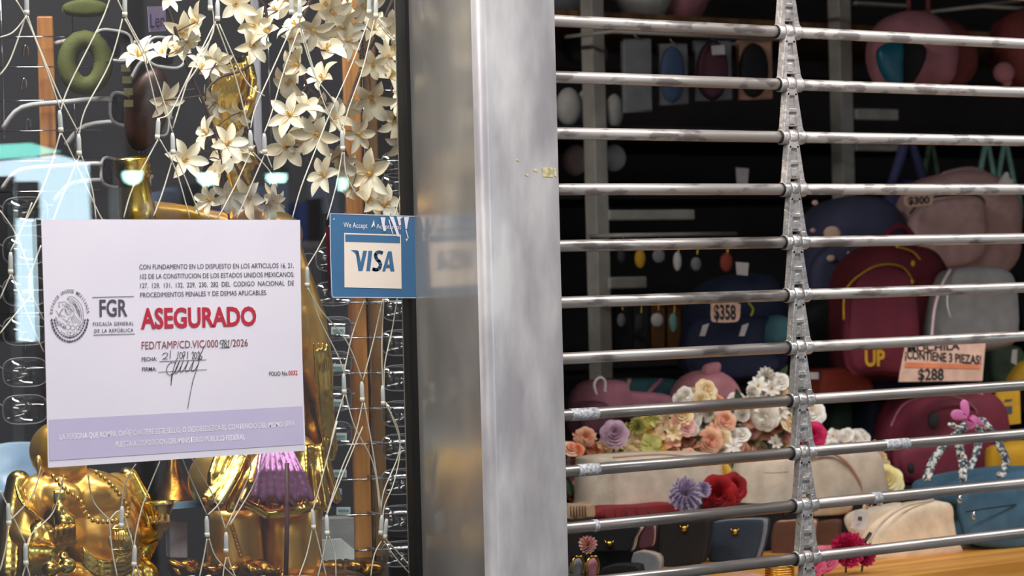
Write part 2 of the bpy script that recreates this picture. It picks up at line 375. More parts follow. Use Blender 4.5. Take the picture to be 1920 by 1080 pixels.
# ------------------------------------------------------------------ the seal notice
YN = -0.0040
nb = thing('seal_notice', 'white official seal notice with lilac band taped outside the display window', 'notice', P(330, 860, YN))
C4 = ((77, 411), (562.5, 412.5), (573, 845), (90, 877))
b = MB(); N = 10; vs = []
for j in range(N+1):
    for i in range(N+1):
        u, v = i/N, j/N
        x = (C4[0][0]*(1-u)+C4[1][0]*u)*(1-v)+(C4[3][0]*(1-u)+C4[2][0]*u)*v
        y = (C4[0][1]*(1-u)+C4[1][1]*u)*(1-v)+(C4[3][1]*(1-u)+C4[2][1]*u)*v
        x += 3.0*math.sin(math.pi*v)*(u-0.3)*-1
        vs.append(P(x, y, YN))
b.add(vs, [[j*(N+1)+i, j*(N+1)+i+1, (j+1)*(N+1)+i+1, (j+1)*(N+1)+i] for j in range(N) for i in range(N)], False)
b.build('sheet', 'paper', nb, solid=0.0003)
YT = YN-0.0005
flat([[(91.7, 787.1), (567.2, 761.5), (569.7, 833.0), (93.1, 863.9)]], 'footer_band', 'lilac_print', nb, YT)
YU = YT-0.0002
T = lambda s, bl, br, cap, m='ink_black', **k: text(s, 'print', m, nb, bl, br, cap, YU, **k)
T('CON FUNDAMENTO EN LO DISPUESTO EN LOS ARTICULOS 16, 21,', (261.5, 504.9), (551, 502), 8.8, 'ink_black')
T('102 DE LA CONSTITUCION DE LOS ESTADOS UNIDOS MEXICANOS;', (262.9, 522.7), (551.5, 518.7), 8.8)
T('127,  129,  131,  132,  229,  230,  282  DEL  CODIGO  NACIONAL  DE', (263.3, 540), (551.5, 534.9), 8.8)
T('PROCEDIMIENTOS PENALES Y DE DEMAS APLICABLES.', (263.3, 557.5), (501, 552.7), 8.8)
T('ASEGURADO', (264.2, 615.6), (481, 609), 36, 'ink_red', bold=0.032, capr=33)
T('FED/TAMP/CD.VIC/000', (266, 655), (409.5, 650.6), 14.2, 'ink_brown', capr=13.6)
T('/2026', (432, 649.9), (465, 649), 13.4, 'ink_brown')
T('FECHA:', (266, 677.5), (294.4, 676.6), 7.4, bold=0.008)
T('FIRMA:', (266.7, 696), (293.3, 695.4), 7.4, bold=0.008)
T('FOLIO No.', (505, 704.4), (540, 703.5), 7.4, bold=0.008)
T('0032', (541, 703.2), (558, 702.8), 8.2, 'ink_red', bold=0.008)
T('FGR', (187.2, 592.9), (239.2, 592.3), 30.3, 'ink_grey', bold=0.018)
T('FISCALÍA GENERAL', (174.6, 610.8), (251, 609.6), 6.5, 'ink_grey', spacing=1.25, bold=0.015)
T('DE LA REPÚBLICA', (177, 623.8), (250.4, 622), 6.3, 'ink_grey', spacing=1.25, bold=0.015)
T('LA PERSONA QUE ROMPA, DAÑE O ALTERE ESTE SELLO, O DESOBEDEZCA EL CONTENIDO DEL MISMO SERA', (112.4, 824.3), (553.3, 798.4), 10.4, 'ink_white', capr=9.2, bold=0.012)
T('PUESTA A DISPOSICION DEL MINISTERIO PÚBLICO FEDERAL', (216.8, 838.6), (459.7, 823.8), 10.4, 'ink_white', capr=9.6, bold=0.012)
rules = ribbon([(173.3, 557.6), (251, 555.7)], 1.2)+ribbon([(175.7, 628.2), (252.8, 626)], 1.2)
[flat([r_], 'rule', 'ink_grey', nb, YU) for r_ in rules]
[flat([r_], 'rule', 'ink_black', nb, YU) for r_ in ribbon([(299, 677.9), (386.7, 674.7)], 1.0)+ribbon([(297, 697.9), (387.8, 692.9)], 1.0)+ribbon([(412, 652.2), (431, 651.6)], 0.9)]
def pen(strokes, w=1.2, n=4):
    out = []
    for s in strokes:
        q = [(v.x, v.y) for v in crv([(a, b_, 0) for a, b_ in s], n)] if n > 1 else s
        out += ribbon(q, w)
    return out
c6 = lambda L: [(230+x/4.5, 480+y/4.5) for x, y in L]
hand = [c6(s) for s in (
    [(848, 712), (828, 715), (822, 735), (840, 742), (850, 722), (850, 708), (846, 750), (838, 775)],
    [(876, 708), (862, 712), (858, 728), (874, 742), (876, 762), (862, 770), (856, 752), (870, 735), (878, 716)],
    [(888, 722), (898, 712), (893, 745), (888, 766)], [(882, 768), (900, 768)],
    [(335, 838), (350, 820), (372, 818), (380, 832), (365, 855), (338, 872), (355, 866), (378, 872)], [(405, 796), (400, 868)],
    [(470, 806), (466, 840), (463, 858), (468, 865)], [(488, 812), (482, 840), (490, 868), (505, 850), (504, 822), (490, 812)],
    [(508, 812), (528, 810), (518, 840), (512, 872)], [(506, 843), (526, 840)], [(550, 808), (548, 868)],
    [(584, 822), (590, 808), (600, 818), (594, 850), (588, 868), (602, 866)], [(612, 812), (606, 840), (612, 868), (624, 850), (624, 822), (612, 812)],
    [(634, 822), (640, 806), (648, 820), (640, 850), (634, 872), (650, 868)], [(672, 800), (656, 830), (650, 862), (662, 872), (670, 850), (656, 842)],
    [(690, 755), (672, 800), (650, 850), (640, 905), (622, 965), (600, 1030), (585, 1080)],
    [(460, 862), (446, 900), (428, 960), (414, 1040), (408, 1088)],
    [(452, 905), (420, 895), (385, 920), (370, 965), (385, 1000), (420, 1000), (448, 965), (470, 915), (480, 885)],
    [(480, 885), (455, 940), (440, 985), (460, 985), (490, 935), (512, 885)], [(512, 885), (492, 940), (485, 975), (505, 975), (535, 925), (556, 882)],
    [(556, 882), (536, 935), (532, 970), (552, 972), (582, 920), (602, 880)], [(602, 880), (588, 930), (582, 965), (600, 970), (628, 930), (645, 900)])]
flat(pen(hand, 1.15), 'handwriting', 'ink_black', nb, YU-0.0001)
flat(ribbon([(361, 718), (357, 738), (352, 766)], 1.0)+ribbon([(322, 700), (321, 722)], 1.2), 'handwriting', 'ink_black', nb, YU-0.0001)
# round eagle seal printed in grey
c5 = lambda L: [(80+x/8.305, 530+y/8.305) for x, y in L]
ecx, ecy, erx, ery = 130.8, 593.2, 32.5, 44.5
def ept(a, k=1.0, kx=None): a = math.radians(a); return (ecx+erx*(kx or k)*math.cos(a), ecy-ery*k*math.sin(a))
word = 'ESTADOS UNIDOS MEXICANOS'
for i, ch in enumerate(word):
    if ch == ' ': continue
    a = 172-i*(172-10)/(len(word)-1); ar = math.radians(a); q = ept(a)
    tx, ty = erx*math.sin(ar), ery*math.cos(ar); L = math.hypot(tx, ty); tx, ty = tx/L, ty/L   # along the ring, clockwise
    # place each letter on its own little baseline
    w = 2.0; me = glyph_mesh(ch, 0.012); xs = [v.co.x for v in me.vertices]; x0, x1 = min(xs), max(xs); org = nb.location
    for v in me.vertices:
        u = ((v.co.x-x0)/max(1e-6, x1-x0)-0.5)*(w*2 if ch != 'I' else 1.0); h = v.co.y/CAPH*6.2
        v.co = P(q[0]+tx*u-(-ty)*0-ty*0+(math.cos(ar))*h*0.75, q[1]+ty*u-math.sin(ar)*h, YU)-org
    me.materials.clear(); me.materials.append(M('ink_grey')); o = bpy.data.objects.new('seal_letter', me); COL.objects.link(o); o.parent = nb
seal = []
eagle = [
    [(380, 262), (400, 228), (440, 215), (490, 228), (540, 270), (590, 330), (620, 400), (632, 480), (632, 560), (628, 630)],
    [(380, 262), (420, 250), (470, 262), (520, 300), (560, 350), (590, 420), (600, 500), (606, 590)], [(400, 285), (450, 285), (500, 320), (540, 380), (562, 450), (575, 540)],
    [(415, 310), (455, 320), (495, 355), (525, 410), (540, 480)], [(395, 330), (430, 350), (470, 385), (495, 440)], [(360, 370), (400, 385), (440, 420), (460, 460)],
    [(350, 400), (370, 450), (400, 480), (440, 500)], [(345, 300), (330, 290), (300, 310), (270, 300), (250, 320), (262, 345), (245, 365), (275, 385)],
    [(345, 300), (375, 320), (390, 345)], [(300, 350), (330, 345), (345, 380), (352, 430), (372, 480), (400, 510)], [(325, 400), (300, 430), (275, 465), (262, 500), (290, 525), (330, 520), (350, 545)],
    [(315, 405), (285, 445), (270, 490), (300, 512)], [(205, 430), (235, 470), (250, 520), (262, 545)], [(480, 490), (520, 540), (570, 590), (610, 640)], [(470, 510), (500, 560), (545, 610), (590, 650)],
    [(455, 520), (480, 580), (520, 630)], [(440, 530), (455, 590), (480, 640)], [(420, 530), (400, 570), (380, 600), (360, 590)], [(300, 560), (340, 575), (380, 610), (430, 620)],
    [(500, 330), (560, 420), (585, 540)], [(520, 345), (575, 450)], [(470, 300), (530, 400), (560, 500)], [(430, 400), (470, 440), (500, 480)], [(410, 440), (450, 480)], [(380, 400), (410, 430)],
    [(360, 330), (400, 350), (430, 380)], [(350, 350), (385, 375), (410, 400)],
    [(200, 540), (215, 600), (250, 640), (300, 680), (350, 710)], [(200, 530), (225, 580), (230, 640)], [(620, 650), (580, 680), (550, 730)],
    [(350, 820), (380, 840), (430, 850), (480, 835), (500, 800)], [(385, 755), (380, 800), (430, 830), (485, 800), (490, 750)], [(400, 770), (430, 775), (465, 765)], [(432, 775), (432, 825)],
    [(285, 745), (310, 780), (345, 790), (330, 820)], [(510, 790), (540, 800), (520, 760)]]
seal += pen([c5(s) for s in eagle], 0.75, 3)
for cx, cy, r in ((255, 635, 30), (310, 660, 26), (395, 690, 42), (470, 700, 36), (555, 700, 36), (340, 700, 22)):
    seal += pen([c5([(cx+r*math.cos(math.radians(t)), cy+r*math.sin(math.radians(t))) for t in range(0, 361, 40)])], 0.7, 1)
for k in range(22):                                                     # wreath leaves
    for s in (0, 1):
        a = 184+k*(356-184)/21 if s == 0 else 186+k*(354-186)/21
        q = ept(a, 1.02 if s == 0 else 0.93); a2 = a+(9 if a < 270 else -9); q2 = ept(a2, 1.10 if s == 0 else 0.86)
        mx, my = (q[0]+q2[0])/2, (q[1]+q2[1])/2; dx, dy = q2[0]-q[0], q2[1]-q[1]
        seal.append([q, (mx-dy*0.28, my+dx*0.28), q2, (mx+dy*0.28, my-dx*0.28)])
flat(seal, 'eagle_seal', 'ink_grey', nb, YU)
# ------------------------------------------------------------------ card sticker
sk = thing('payment_sticker', 'square blue and cream card payment sticker with torn scraps, beside the pillar', 'sticker', P(700, 557, -0.003))
YS = -0.0035
b = MB(); pts = [P(x, y, YS) for x, y in ((618, 399.5), (779.7, 405), (781, 559), (624, 558), (621, 555))]; b.prism(pts, (0, 0.0008, 0)); b.build('backing', 'sticker_blue', sk)
flat(pen([[(619, 401), (620, 480), (622.5, 553)], [(619, 400.4), (700, 403), (779, 405.6)], [(622, 553), (625, 557.3), (700, 557.6), (780, 558.4)]], 1.0, 1), 'worn_edge', 'ink_white', sk, YS-0.0003)
flat([[(645.3, 436.7), (751.7, 440), (753, 541.2), (645.8, 538.8)]], 'card_panel', 'sticker_cream', sk, YS-0.0003)
flat([[(647.3, 439.3), (750, 442.3), (750.3, 455.8), (647.5, 453)]], 'card_stripe', 'sticker_blue', sk, YS-0.0005)
c7 = lambda L: [(600+x/6, 390+y/6) for x, y in L]
logo = [c7([(345, 474), (400, 474), (428, 484), (440, 520), (440, 545)]), c7([(345, 474), (440, 545), (428, 600), (400, 505), (380, 490)]), c7([(400, 474), (432, 480), (460, 610), (486, 480), (530, 480), (478, 708), (432, 708)]),
        c7([(545, 481), (589, 481), (563, 709), (521, 709)]), c7([(765, 487), (806, 487), (838, 713), (792, 713), (787, 676), (744, 676), (733, 713), (700, 713)])]
logo = logo[2:]+[c7([(345, 474), (402, 474), (436, 500), (425, 590), (404, 520), (375, 490)])]
logo += ribbon([(v.x, v.y) for v in crv([(a, b_, 0) for a, b_ in c7([(700, 506), (672, 496), (640, 503), (626, 535), (640, 575), (668, 605), (680, 640), (664, 680), (632, 694), (596, 686)])], 4)], 6.3)
flat(logo, 'card_logo', 'sticker_blue', sk, YS-0.0005)
flat([c7([(760, 636), (782, 636), (775, 560)])], 'card_logo_counter', 'sticker_cream', sk, YS-0.0007)
text('We Accept', 'print', 'ink_white', sk, (644.2, 426.4), (689, 427.8), 9.7, YS-0.0004)
text('Aceptamos', 'print', 'ink_white', sk, (705.8, 428.4), (752, 430), 8.8, YS-0.0004)
[flat([s_], 'torn_scrap', 'ink_white', sk, YS-0.0009) for s_ in [c7([(575, 220), (608, 130), (616, 215), (600, 190), (592, 215)]), c7([(680, 102), (735, 105), (728, 180), (740, 258), (715, 262), (700, 200)]), c7([(780, 95), (828, 98), (860, 200), (900, 322), (868, 320), (835, 220)]),
      c7([(862, 95), (940, 100), (905, 120), (912, 190), (890, 200)]), c7([(945, 100), (1002, 100), (978, 235), (962, 235)]), c7([(962, 245), (972, 245), (998, 340), (985, 335)]), c7([(770, 130), (780, 130), (822, 290), (812, 288)]),
      c7([(962, 345), (992, 345), (975, 378)]), c7([(150, 118), (165, 118), (165, 130), (150, 130)])]]
b = MB(); b.prism([P(x, y, 0.0055) for x, y in ((611, 425), (640, 425), (640, 548), (616, 545))], (0, 0.0006, 0))
tag(b.build('red_sticker', 'sticker_red'), 'dark red sticker edge showing left of the blue sticker, inside the glass', 'sticker')
# ================================================================== display window contents
def blob(mb, px, py, Y, rx, ry=None, rz=None, rot=0):
    k = px2m(px, py, Y); ry = rx if ry is None else ry; rz = rx if rz is None else rz
    a = math.radians(rot); ax = (CR*math.cos(a)+CU*math.sin(a), -CR*math.sin(a)+CU*math.cos(a), CB)
    return mb.sph(P(px, py, Y), (rx*k, ry*k, rz*k), ax, 18, 12)
def limb(mb, pts):                            # pts: (px, py, Y, radius px)
    for (a, b) in zip(pts[:-1], pts[1:]):
        n = max(2, int(math.hypot(a[0]-b[0], a[1]-b[1])/max(3, min(a[3], b[3])*0.45)))
        for i in range(n+1):
            t = i/n; q = [a[j]*(1-t)+b[j]*t for j in range(4)]; blob(mb, q[0], q[1], q[2], q[3])
    return mb
def folds(mb, lines, r):                      # ridges of drapery, each [(px, py, Y)...]
    for L in lines:
        k = px2m(L[0][0], L[0][1], L[0][2]); q = crv([P(*p) for p in L], 5); n = len(q)
        mb.tube(q, [r*k*(0.35+0.65*math.sin(math.pi*(i+0.6)/(n+0.2))) for i in range(n)], 8)
    return mb
ZD = P(520, 1076, 0.30).z                     # top of the display deck
deck = struct('trim_4', MB().prism([(0.45, .03, ZD-.04), (XP-.01, .03, ZD-.04), (2.10, .60, ZD-.04), (0.45, .60, ZD-.04)], (0, 0, .04)), 'black_gloss')
# ---- seated laughing statue, lower left
SA = thing('golden_statue', 'polished golden laughing bald statue with bead necklace, behind the bottom left of the notice', 'statue', P(170, 1078, 0.17))
b = MB(); Y = 0.20
blob(b, 108, 846, Y, 54, 56, 50); blob(b, 118, 872, Y-.005, 46, 34, 44)                 # head and jowls
blob(b, 72, 868, Y-.02, 8, 17, 9); blob(b, 74, 886, Y-.02, 7, 10, 7); blob(b, 150, 868, Y-.02, 7, 16, 8)          # ears
blob(b, 112, 856, Y-.033, 9, 10, 8)                                                   # nose
blob(b, 150, 935, Y, 98, 58, 55); blob(b, 70, 925, Y, 36, 36, 34); blob(b, 216, 925, Y, 38, 40, 34)
blob(b, 182, 1000, Y-.006, 82, 76, 62); blob(b, 112, 930, Y-.02, 44, 30, 26); blob(b, 178, 922, Y-.02, 42, 28, 28)   # belly, chest
limb(b, [(60, 930, Y, 30), (45, 1000, Y-.01, 30), (105, 1022, Y-.035, 20)])             # arm on the left
limb(b, [(225, 930, Y, 30), (262, 1005, Y-.01, 24), (292, 1000, Y-.03, 15), (298, 985, Y-.035, 11)])
b.build('body', 'gold_satin', SA, remesh=0.0022, smooth_it=5)
b = MB()                                                                                # robe over shoulders, arms and lap
limb(b, [(35, 905, Y+.012, 24), (22, 985, Y+.006, 28), (20, 1065, Y, 34)]); limb(b, [(240, 895, Y+.01, 20), (262, 940, Y+.0, 22), (272, 1010, Y, 27), (245, 1060, Y-.01, 30)])
limb(b, [(70, 1000, Y-.02, 26), (75, 1040, Y-.02, 42), (75, 1090, Y-.02, 48)])
limb(b, [(95, 1085, Y-.02, 40), (180, 1098, Y-.03, 40), (260, 1085, Y-.02, 40)])
folds(b, [[(60+i*12, 1000+i*4, Y-.052+i*.001), (52+i*9, 1030, Y-.058), (58+i*6, 1085, Y-.056)] for i in range(6)], 5)
folds(b, [[(150, 1022+i*11, Y-.050), (190, 1052+i*10, Y-.058), (235, 1046+i*10, Y-.050), (270, 1020+i*9, Y-.035)] for i in range(4)], 5)
folds(b, [[(28+i*9, 905+i*4, Y-.012), (40+i*8, 940+i*6, Y-.020), (70+i*9, 968+i*7, Y-.030)] for i in range(5)], 4.5)
folds(b, [[(232+i*6, 905+i*12, Y-.020), (246+i*7, 930+i*12, Y-.026), (268+i*2, 955+i*12, Y-.020)] for i in range(5)], 4.5)
b.build('robe', 'gold', SA, remesh=0.0017, smooth_it=2)
def beads(path, r, name, parent, m='gold'):
    q = crv([P(*p) for p in path], 24); out = MB(); acc = 0; last = q[0]; k = px2m(path[0][0], path[0][1], path[0][2])*r
    out.sph(q[0], k, nu=8, nv=6)
    for p in q[1:]:
        acc += (p-last).length; last = p
        if acc >= k*1.9: out.sph(p, k, nu=8, nv=6); acc = 0
    return out.build(name, m, parent)
beads([(100, 893, Y-.040), (125, 920, Y-.052), (150, 938, Y-.056), (160, 960, Y-.056), (176, 976, Y-.060), (205, 978, Y-.062), (232, 972, Y-.058), (240, 955, Y-.050), (226, 930, Y-.048), (205, 905, Y-.046), (180, 885, Y-.040)], 5.2, 'bead_necklace', SA)
b = MB(); blob(b, 227, 1012, Y-.064, 22, 29, 5); blob(b, 227, 1012, Y-.067, 17, 23, 4); b.tube([P(227+22*math.cos(t/12*6.283), 1012+29*math.sin(t/12*6.283), Y-.066) for t in range(13)], 0.0013, 6)
for i in range(6): b.tube([P(216+i*4.4, 998, Y-.071), (P(216+i*4.4+random.uniform(-2, 2), 1026, Y-.071))], 0.0009, 5)
b.tube([P(210, 992, Y-.069), P(244, 992, Y-.069)], 0.001, 5); b.tube([P(210, 1031, Y-.069), P(244, 1031, Y-.069)], 0.001, 5)
med = b.build('medallion', 'gold', SA)
b = MB()
for i in range(5): limb(b, [(221+i*3.2, 1040, Y-.062, 3), (218+i*4.2, 1056, Y-.062, 2.5)])
b.build('tassel', 'gold', med, remesh=0.0012)
b = MB(); blob(b, 112, 958, Y-.072, 15, 17, 15); blob(b, 122, 978, Y-.074, 21, 20, 20); blob(b, 108, 938, Y-.07, 8, 12, 8); b.box(P(112, 928, Y-.07), CR*0.0055, CU*0.005, CB*0.005)
b.build('gourd', 'gold', SA, remesh=0.0015, smooth_it=2)
b = MB()
for i in range(4): limb(b, [(104+i*11, 1014-i*2, Y-.068, 6.5), (104+i*11, 1003-i*2, Y-.079, 6), (105+i*11, 993-i*2, Y-.085, 5)])
limb(b, [(110, 1015, Y-.055, 12), (135, 1012, Y-.055, 12)]); limb(b, [(98, 1012, Y-.062, 6), (94, 998, Y-.078, 5)])
b.build('hand', 'gold_satin', SA, remesh=0.0014, smooth_it=2)
b = MB()
for i in range(4): limb(b, [(286+i*9, 990-i, Y-.045, 5), (284+i*10.5, 981-i, Y-.056, 4.5), (282+i*11, 971-i, Y-.056, 4)])
limb(b, [(290, 990, Y-.035, 8), (308, 990, Y-.035, 8)]); b.build('hand', 'gold_satin', SA, remesh=0.0014, smooth_it=2)
b = MB(); pr = [(0, -.010), (.006, -.0095), (.0105, -.003), (.0150, .008), (.0165, .0115), (.0150, .0105), (.009, .004), (0, .003)]
b.lathe(pr, P(298, 962, Y-.045), (0, 0, 1), 20); blob(b, 298, 953, Y-.045, 12, 9, 12); b.build('ingot_bowl', 'gold', SA)
b = MB(); blob(b, 95, 1066, Y-.085, 17, 15, 15); blob(b, 125, 1060, Y-.085, 18, 15, 15); blob(b, 118, 1042, Y-.08, 10, 10, 10); b.build('lap_ornament', 'gold', SA, remesh=0.0014)
# ---- tall standing statue behind the notice
Y = 0.22
SB = thing('golden_statue', 'tall golden robed statue standing on a rocky base behind the right half of the notice', 'statue', P(500, 1076, 0.27))
b = MB()
blob(b, 440, 900, Y+.01, 90, 75, 45); blob(b, 520, 880, Y+.01, 90, 80, 45); blob(b, 480, 780, Y+.01, 95, 120, 50); blob(b, 480, 620, Y+.01, 100, 130, 52); blob(b, 470, 500, Y+.01, 80, 90, 45)
blob(b, 455, 395, Y+.01, 42, 48, 40); blob(b, 500, 440, Y+.01, 70, 50, 40)
limb(b, [(540, 480, Y, 32), (575, 600, Y-.01, 38), (592, 690, Y-.015, 34), (600, 730, Y-.015, 26)])                                 # sleeve down the right of the notice
limb(b, [(410, 420, Y, 25), (330, 400, Y-.01, 20), (268, 395, Y-.02, 22)]); limb(b, [(268, 395, Y-.02, 24), (258, 340, Y-.02, 18), (254, 318, Y-.02, 15)])
b.build('body', 'gold_satin', SB, remesh=0.0028, smooth_it=6)
b = MB()
limb(b, [(595, 640, Y-.01, 26), (604, 760, Y-.012, 22), (620, 840, Y-.012, 14), (622, 858, Y-.012, 8)]); limb(b, [(580, 700, Y+.01, 34), (590, 790, Y+.01, 32), (600, 850, Y+.01, 22)])
limb(b, [(608, 855, Y+.0, 10), (612, 890, Y, 13), (622, 915, Y-.01, 12), (590, 945, Y-.01, 10)])
for i in range(13):                                                     # hanging robe pleats, spreading to the hem
    x0 = 452+i*13; x1 = 392+i*20; limb(b, [(x0, 840, Y-.03, 9), ((x0*1.2+x1*.8)/2, 890, Y-.036-(i % 2)*.006, 9), (x1, 945-abs(i-6)*1.5+(i % 3)*7, Y-.040-(i % 2)*.008, 10)])
for i in range(7):
    limb(b, [(440-i*5, 850, Y-.02, 8), (415-i*3, 890, Y-.03, 9), (395+i*2-8, 935+(i % 2)*8, Y-.036, 12)])
limb(b, [(470, 905, Y-.052, 7), (500, 897, Y-.056, 6), (530, 930, Y-.056, 6), (560, 950, Y-.05, 6)]); limb(b, [(464, 945, Y-.05, 9), (500, 965, Y-.055, 9), (560, 958, Y-.05, 11), (590, 945, Y-.04, 12)])
folds(b, [[(588+i*8, 640, Y-.038), (596+i*8, 730, Y-.040), (606+i*6, 830, Y-.034)] for i in range(4)], 5)
b.build('robe', 'gold', SB, remesh=0.0019, smooth_it=2)
b = MB()                                                                # pleats added in lilac for a purple reflection in the glass
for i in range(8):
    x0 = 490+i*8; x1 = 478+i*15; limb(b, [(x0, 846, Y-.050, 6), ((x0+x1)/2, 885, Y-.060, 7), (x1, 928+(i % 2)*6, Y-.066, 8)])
b.build('lilac_reflection', mat('reflection_lilac', (196, 138, 186), 0.25, 0.6, rgb2=(168, 112, 160), scale=40), SB, remesh=0.0018, smooth_it=3)
b = MB()                                                                # bundle carried at shoulder height, its cloth gathered above the cuff
blob(b, 432, 150, Y+.01, 42, 50, 36, 12); blob(b, 420, 215, Y+.01, 34, 50, 32, 8); blob(b, 440, 290, Y+.01, 44, 50, 36); limb(b, [(440, 320, Y+.01, 34), (450, 370, Y+.01, 34)])
limb(b, [(466, 110, Y-.01, 8), (474, 150, Y-.02, 9), (468, 200, Y-.02, 10), (452, 235, Y-.02, 10)])
folds(b, [[(402+i*9, 112-i*1.5, Y-.018), (398+i*8, 160, Y-.024), (396+i*8, 215, Y-.022), (404+i*8, 262, Y-.024)] for i in range(7)], 4.5)
folds(b, [[(425+i*12, 255+i*5, Y-.02), (440+i*11, 282+i*4, Y-.028), (470+i*6, 292+i*6, Y-.022)] for i in range(4)], 6)
b.build('bundle', 'gold', SB, remesh=0.0020, smooth_it=2)
b = MB(); limb(b, [(474, 186, Y-.03, 6), (478, 172, Y-.03, 6), (481, 164, Y-.03, 4.5)]); limb(b, [(468, 186, Y-.03, 6), (470, 186, Y-.03, 6)]); b.build('bead', 'gold_satin', SB, remesh=0.0012)
b = MB(); k = px2m(255, 350, Y)
b.lathe([(0, 0.048*1), (.0160, .047), (.0185, .044), (.0165, .041), (.0185, .038), (.0165, .034), (.0185, .031), (.0168, .028), (.0150, .025), (.0185, -.004), (.0215, -.028), (0, -.03)], P(256, 385, Y-.03), (-0.10, 0, 1), 28); b.build('cuff', 'gold', SB)
b = MB(); blob(b, 276, 205, Y+.02, 40, 80, 26, -14); sk_ = b.build('fan', mat('bronze_brown', (74, 48, 38), 0.4, 0.3, rgb2=(40, 26, 24)), SB)
b = MB(); [b.box(P(238-abs(i-2)*1.0+i*1.5, 128+i*22, Y+.005), CR*.0045, CU*.0035, CB*.002) for i in range(4)]; b.build('fan_inlay', mat('inlay', (104, 100, 62), 0.5), sk_)
b = MB(); kk = px2m(545, 1000, Y)
b.lathe([(0, -.045), (.031, -.045), (.033, -.03), (.0315, 0), (.034, .03), (0, .04)], P(545, 1005, Y), (0, 0, 1), 26); b.build('leg', 'gold_satin', SB)
b = MB(); b.lathe([(0, -.045), (.026, -.043), (.029, -.02), (.027, .02), (.026, .03), (0, .03)], P(440, 1010, Y+.01), (0, 0, 1), 26)
for i in range(9): b.sph(P(434+i*2.2, 985+i*7, Y-.020), .0025, nu=8, nv=6)
b.build('leg', 'gold_satin', SB)
b = MB(); random.seed(3)
for i in range(60):
    x = 325+i*6.4; blob(b, x, 1066+random.uniform(-9, 9), Y+random.uniform(-.04, .05), random.uniform(9, 22), random.uniform(6, 13), 16, random.uniform(-40, 40))
blob(b, 500, 1082, Y, 190, 22, 60); blob(b, 480, 1062, Y-.03, 26, 15, 16); blob(b, 625, 1062, Y-.03, 22, 13, 16); blob(b, 690, 1066, Y-.0, 30, 16, 18)
b.build('rocky_base', 'gold_deep', SB, remesh=0.0024, smooth_it=2)
# slim brown rod standing in front of the statue
tag(MB().tube([P(538, 868, .12), P(538, 1000, .12), P(536, 1079, .12)], 0.0024, 8).build('slim_rod', mat('rod_brown', (96, 60, 66), 0.5)), 'slim upright brown rod in front of the tall golden statue\'s legs', 'rod')
# small dark bottle statue between the two figures
t = thing('golden_bell', 'small dark golden bell shaped ornament between the two golden statues', 'ornament', P(325, 940, .30))
b = MB(); b.lathe([(0, -.024), (.026, -.022), (.024, -.016), (.013, .0), (.007, .02), (.006, .05), (0, .055)], P(325, 905, .30), (0, 0, 1), 24); b.build('body', 'gold_deep', t)
tag(puffpx([(364, 935), (368, 895), (385, 870), (402, 880), (398, 925), (385, 945)], .28, .02, 40, 3).build('mauve_reflection', cl('reflection_mauve', (150, 84, 132))), 'mauve fluffy tuft left of the tall statue\'s robe', 'tuft')  # purple reflection beside the robe, built as a soft mauve form
# glass display shelf under the ornaments
t = thing('glass_shelf', 'clear glass display shelf with pale edge behind the statues', 'shelf', P(500, 955, .31)); a0, a1 = P(312, 948, .27), P(640, 948, .27)
MB().aabb((a0.x, .27, a0.z-.004), (a1.x, .36, a0.z+.003)).build('shelf_panel', 'clear_plastic', t)
MB().aabb((a0.x, .2685, a0.z-.004), (a1.x, .27, a0.z+.003)).build('shelf_edge', mat('shelf_edge', (150, 196, 214), 0.3, emit=None), t)
# white box standing under the shelf
tag(MB().prism([PN(x, y, P(335, 1010, .3), nrm(20)) for x, y in ((318, 976), (351, 978), (352, 1046), (319, 1046))], nrm(20)*-.02).build('white_box', cl('box_grey', (190, 186, 200)), bevel=.0008), 'plain pale grey box low down between the two golden statues', 'box')
tag(MB().prism([PN(x, y, P(612, 1000, .34), nrm(20)) for x, y in ((560, 975), (664, 970), (666, 1068), (562, 1070))], nrm(20)*-.03).build('reflection_block', cl('reflection_grey', (150, 152, 150)), bevel=.0008), 'pale grey carton at the foot of the wooden post', 'box')  # reflected white block, built as a solid box
tag(MB().prism([PN(x, y, P(600, 1000, .33), nrm(20)) for x, y in ((562, 1015), (640, 1010), (664, 1030), (664, 1050), (570, 1056))], nrm(20)*-.004).build('reflection_slip', cl('reflection_white', (226, 234, 226))), 'white paper slip leaning on the pale grey carton', 'paper')  # brighter part of that reflection, built as a flat piece
b = MB(); b.lathe([(.0, -.004), (.02, -.004), (.05, .012), (.056, .03), (.052, .030), (.046, .014), (0, 0)], P(20, 925, .33), (-.3, -.3, 1), 30)
tag(b.build('pale_dish', mat('dish_blue', (130, 160, 186), 0.3)), 'pale blue dish behind the laughing statue\'s shoulder at the left edge', 'dish')
# ---- eyeglass display rack at the back
A0 = P(780, 540, 0.34); NR = nrm(30)
def RP(x, y, off=0.0): return PN(x, y, A0+NR*off, NR)
rk = thing('eyewear_rack', 'dark eyewear display rack with chrome bars and tan wooden posts behind the statues', 'rack', RP(660, 1076))
b = MB(); pts = [RP(x, y, -.11) for x, y in ((-260, -160), (800, -160), (800, 1140), (-260, 1140))]; b.prism(pts, NR*-.006); b.build('back_panel', 'dark_panel', rk)
def vpost(x, w, m, name, par, off, y0=-120, y1=1100, d=.012, r=None):
    q0, q1 = RP(x, 540, off), RP(x+w, 540, off); z0, z1 = RP(x, y1, off).z, RP(x, y0, off).z; u = (q1-q0); b = MB()
    b.prism([Vector((q0.x, q0.y, z0)), Vector((q1.x, q1.y, z0)), Vector((q1.x, q1.y, z1)), Vector((q0.x, q0.y, z1))], NR*-d); return b.build(name, m, par, bevel=.002)
